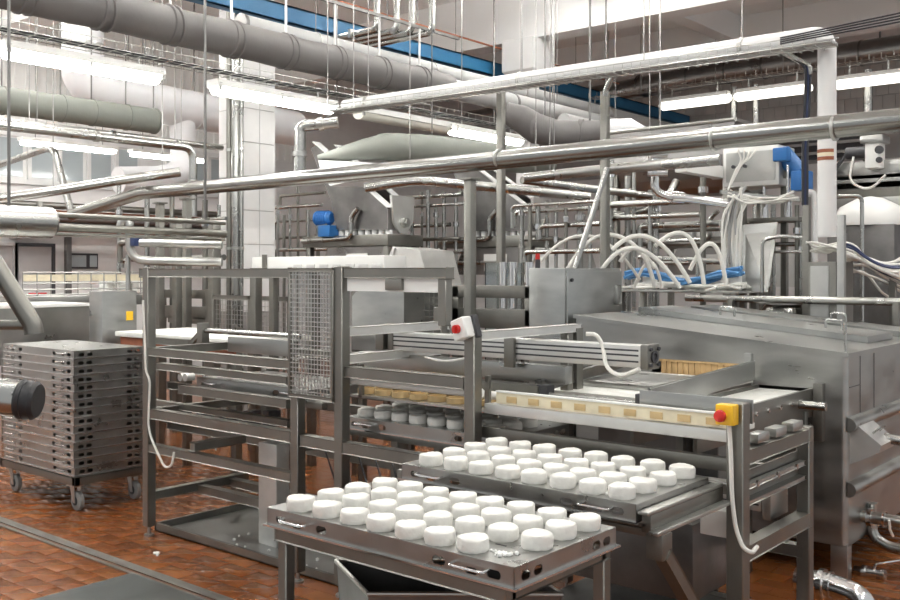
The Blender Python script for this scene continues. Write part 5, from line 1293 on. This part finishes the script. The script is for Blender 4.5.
for py, px0, px1 in ((334, 92, 143), (346, 92, 150)):
    a, c = AY(px0, py, Y), AY(px1, py, Y); mk('rail', B().box(a.x, c.x, Y-.03, Y+.03, a.z-.03, a.z+.03, .003), 'frame_steel', fs); Y += .25
for px in (94, 118, 140): x = AY(px, 340, 5.05).x; mk('post', B().box(x-.03, x+.03, 5.03, 5.09, 0, AY(92, 330, 5.05).z, .003), 'frame_steel', fs)
for px in (96, 146): x = AY(px, 340, 5.3).x; mk('post', B().box(x-.03, x+.03, 5.28, 5.34, 0, AY(92, 344, 5.3).z, .003), 'frame_steel', fs)
lf = T('lift_frame', 'heavy grey steel lift frame of plates behind the machine opening', 'frame', base(185, 7))
Y = 5.95
for px0, px1, py, hgt in ((148, 214, 293, .09), (158, 212, 311, .13), (170, 214, 319, .07)):
    a, c = AY(px0, py, Y), AY(px1, py, Y); mk('plate', B().box(a.x, c.x, Y-.03, Y+.03, a.z-hgt/2, a.z+hgt/2, .004), 'frame_steel', lf)
for px in (152, 160, 212): x = AY(px, 300, Y).x; mk('post', B().box(x-.05, x+.05, Y-.05, Y+.05, 0, AY(px, 289, Y).z, .004), 'frame_steel', lf)
tall(256, 268, 5.2, .075, 'stout grey steel post behind the centre of the tall machine frame')
# ================================================================== near machine cut by the left edge
nm = T('near_machine', 'out of focus steel arm and roller of a machine beside the tray stack', 'machine', DP(-20, 500, 3.0))
mk('arm', B().tube([DP(-85, 140, 2.9), DP(0, 272, 2.9), DP(33, 325, 2.9), DP(34, 334, 2.9)], .028, 14, .03), 'frame_steel', nm)
mk('arm_bar', B().cyl(DP(-90, 325, 2.9), DP(32, 325, 2.9), .016, 12), 'frame_steel', nm)
r0, r1_ = DP(-90, 388, 2.6), DP(20, 399, 2.6)
rl = mk('roller', B().cyl(r0, r1_, .05, 24), 'tube_steel', nm)
dd = (r1_-r0).normalized()
mk('roller_cap', B().rings([(0, .052), (.006, .055), (.015, .051), (.02, .055), (.03, .051), (.04, .053), (.05, .045), (.052, .02)], 24, dd, r1_), 'black_rubber', rl)
mk('cap_screw', B().cyl(r1_+dd*.035+Vector((0, -.045, .02)), r1_+dd*.035+Vector((0, -.06, .025)), .006, 8), 'polished_steel', rl)
bse = DP(-85, 400, 2.75)
mk('post', B().box(bse.x-.06, bse.x+.06, bse.y-.1, bse.y+.1, 0, 1.9, .005), 'frame_steel', nm)
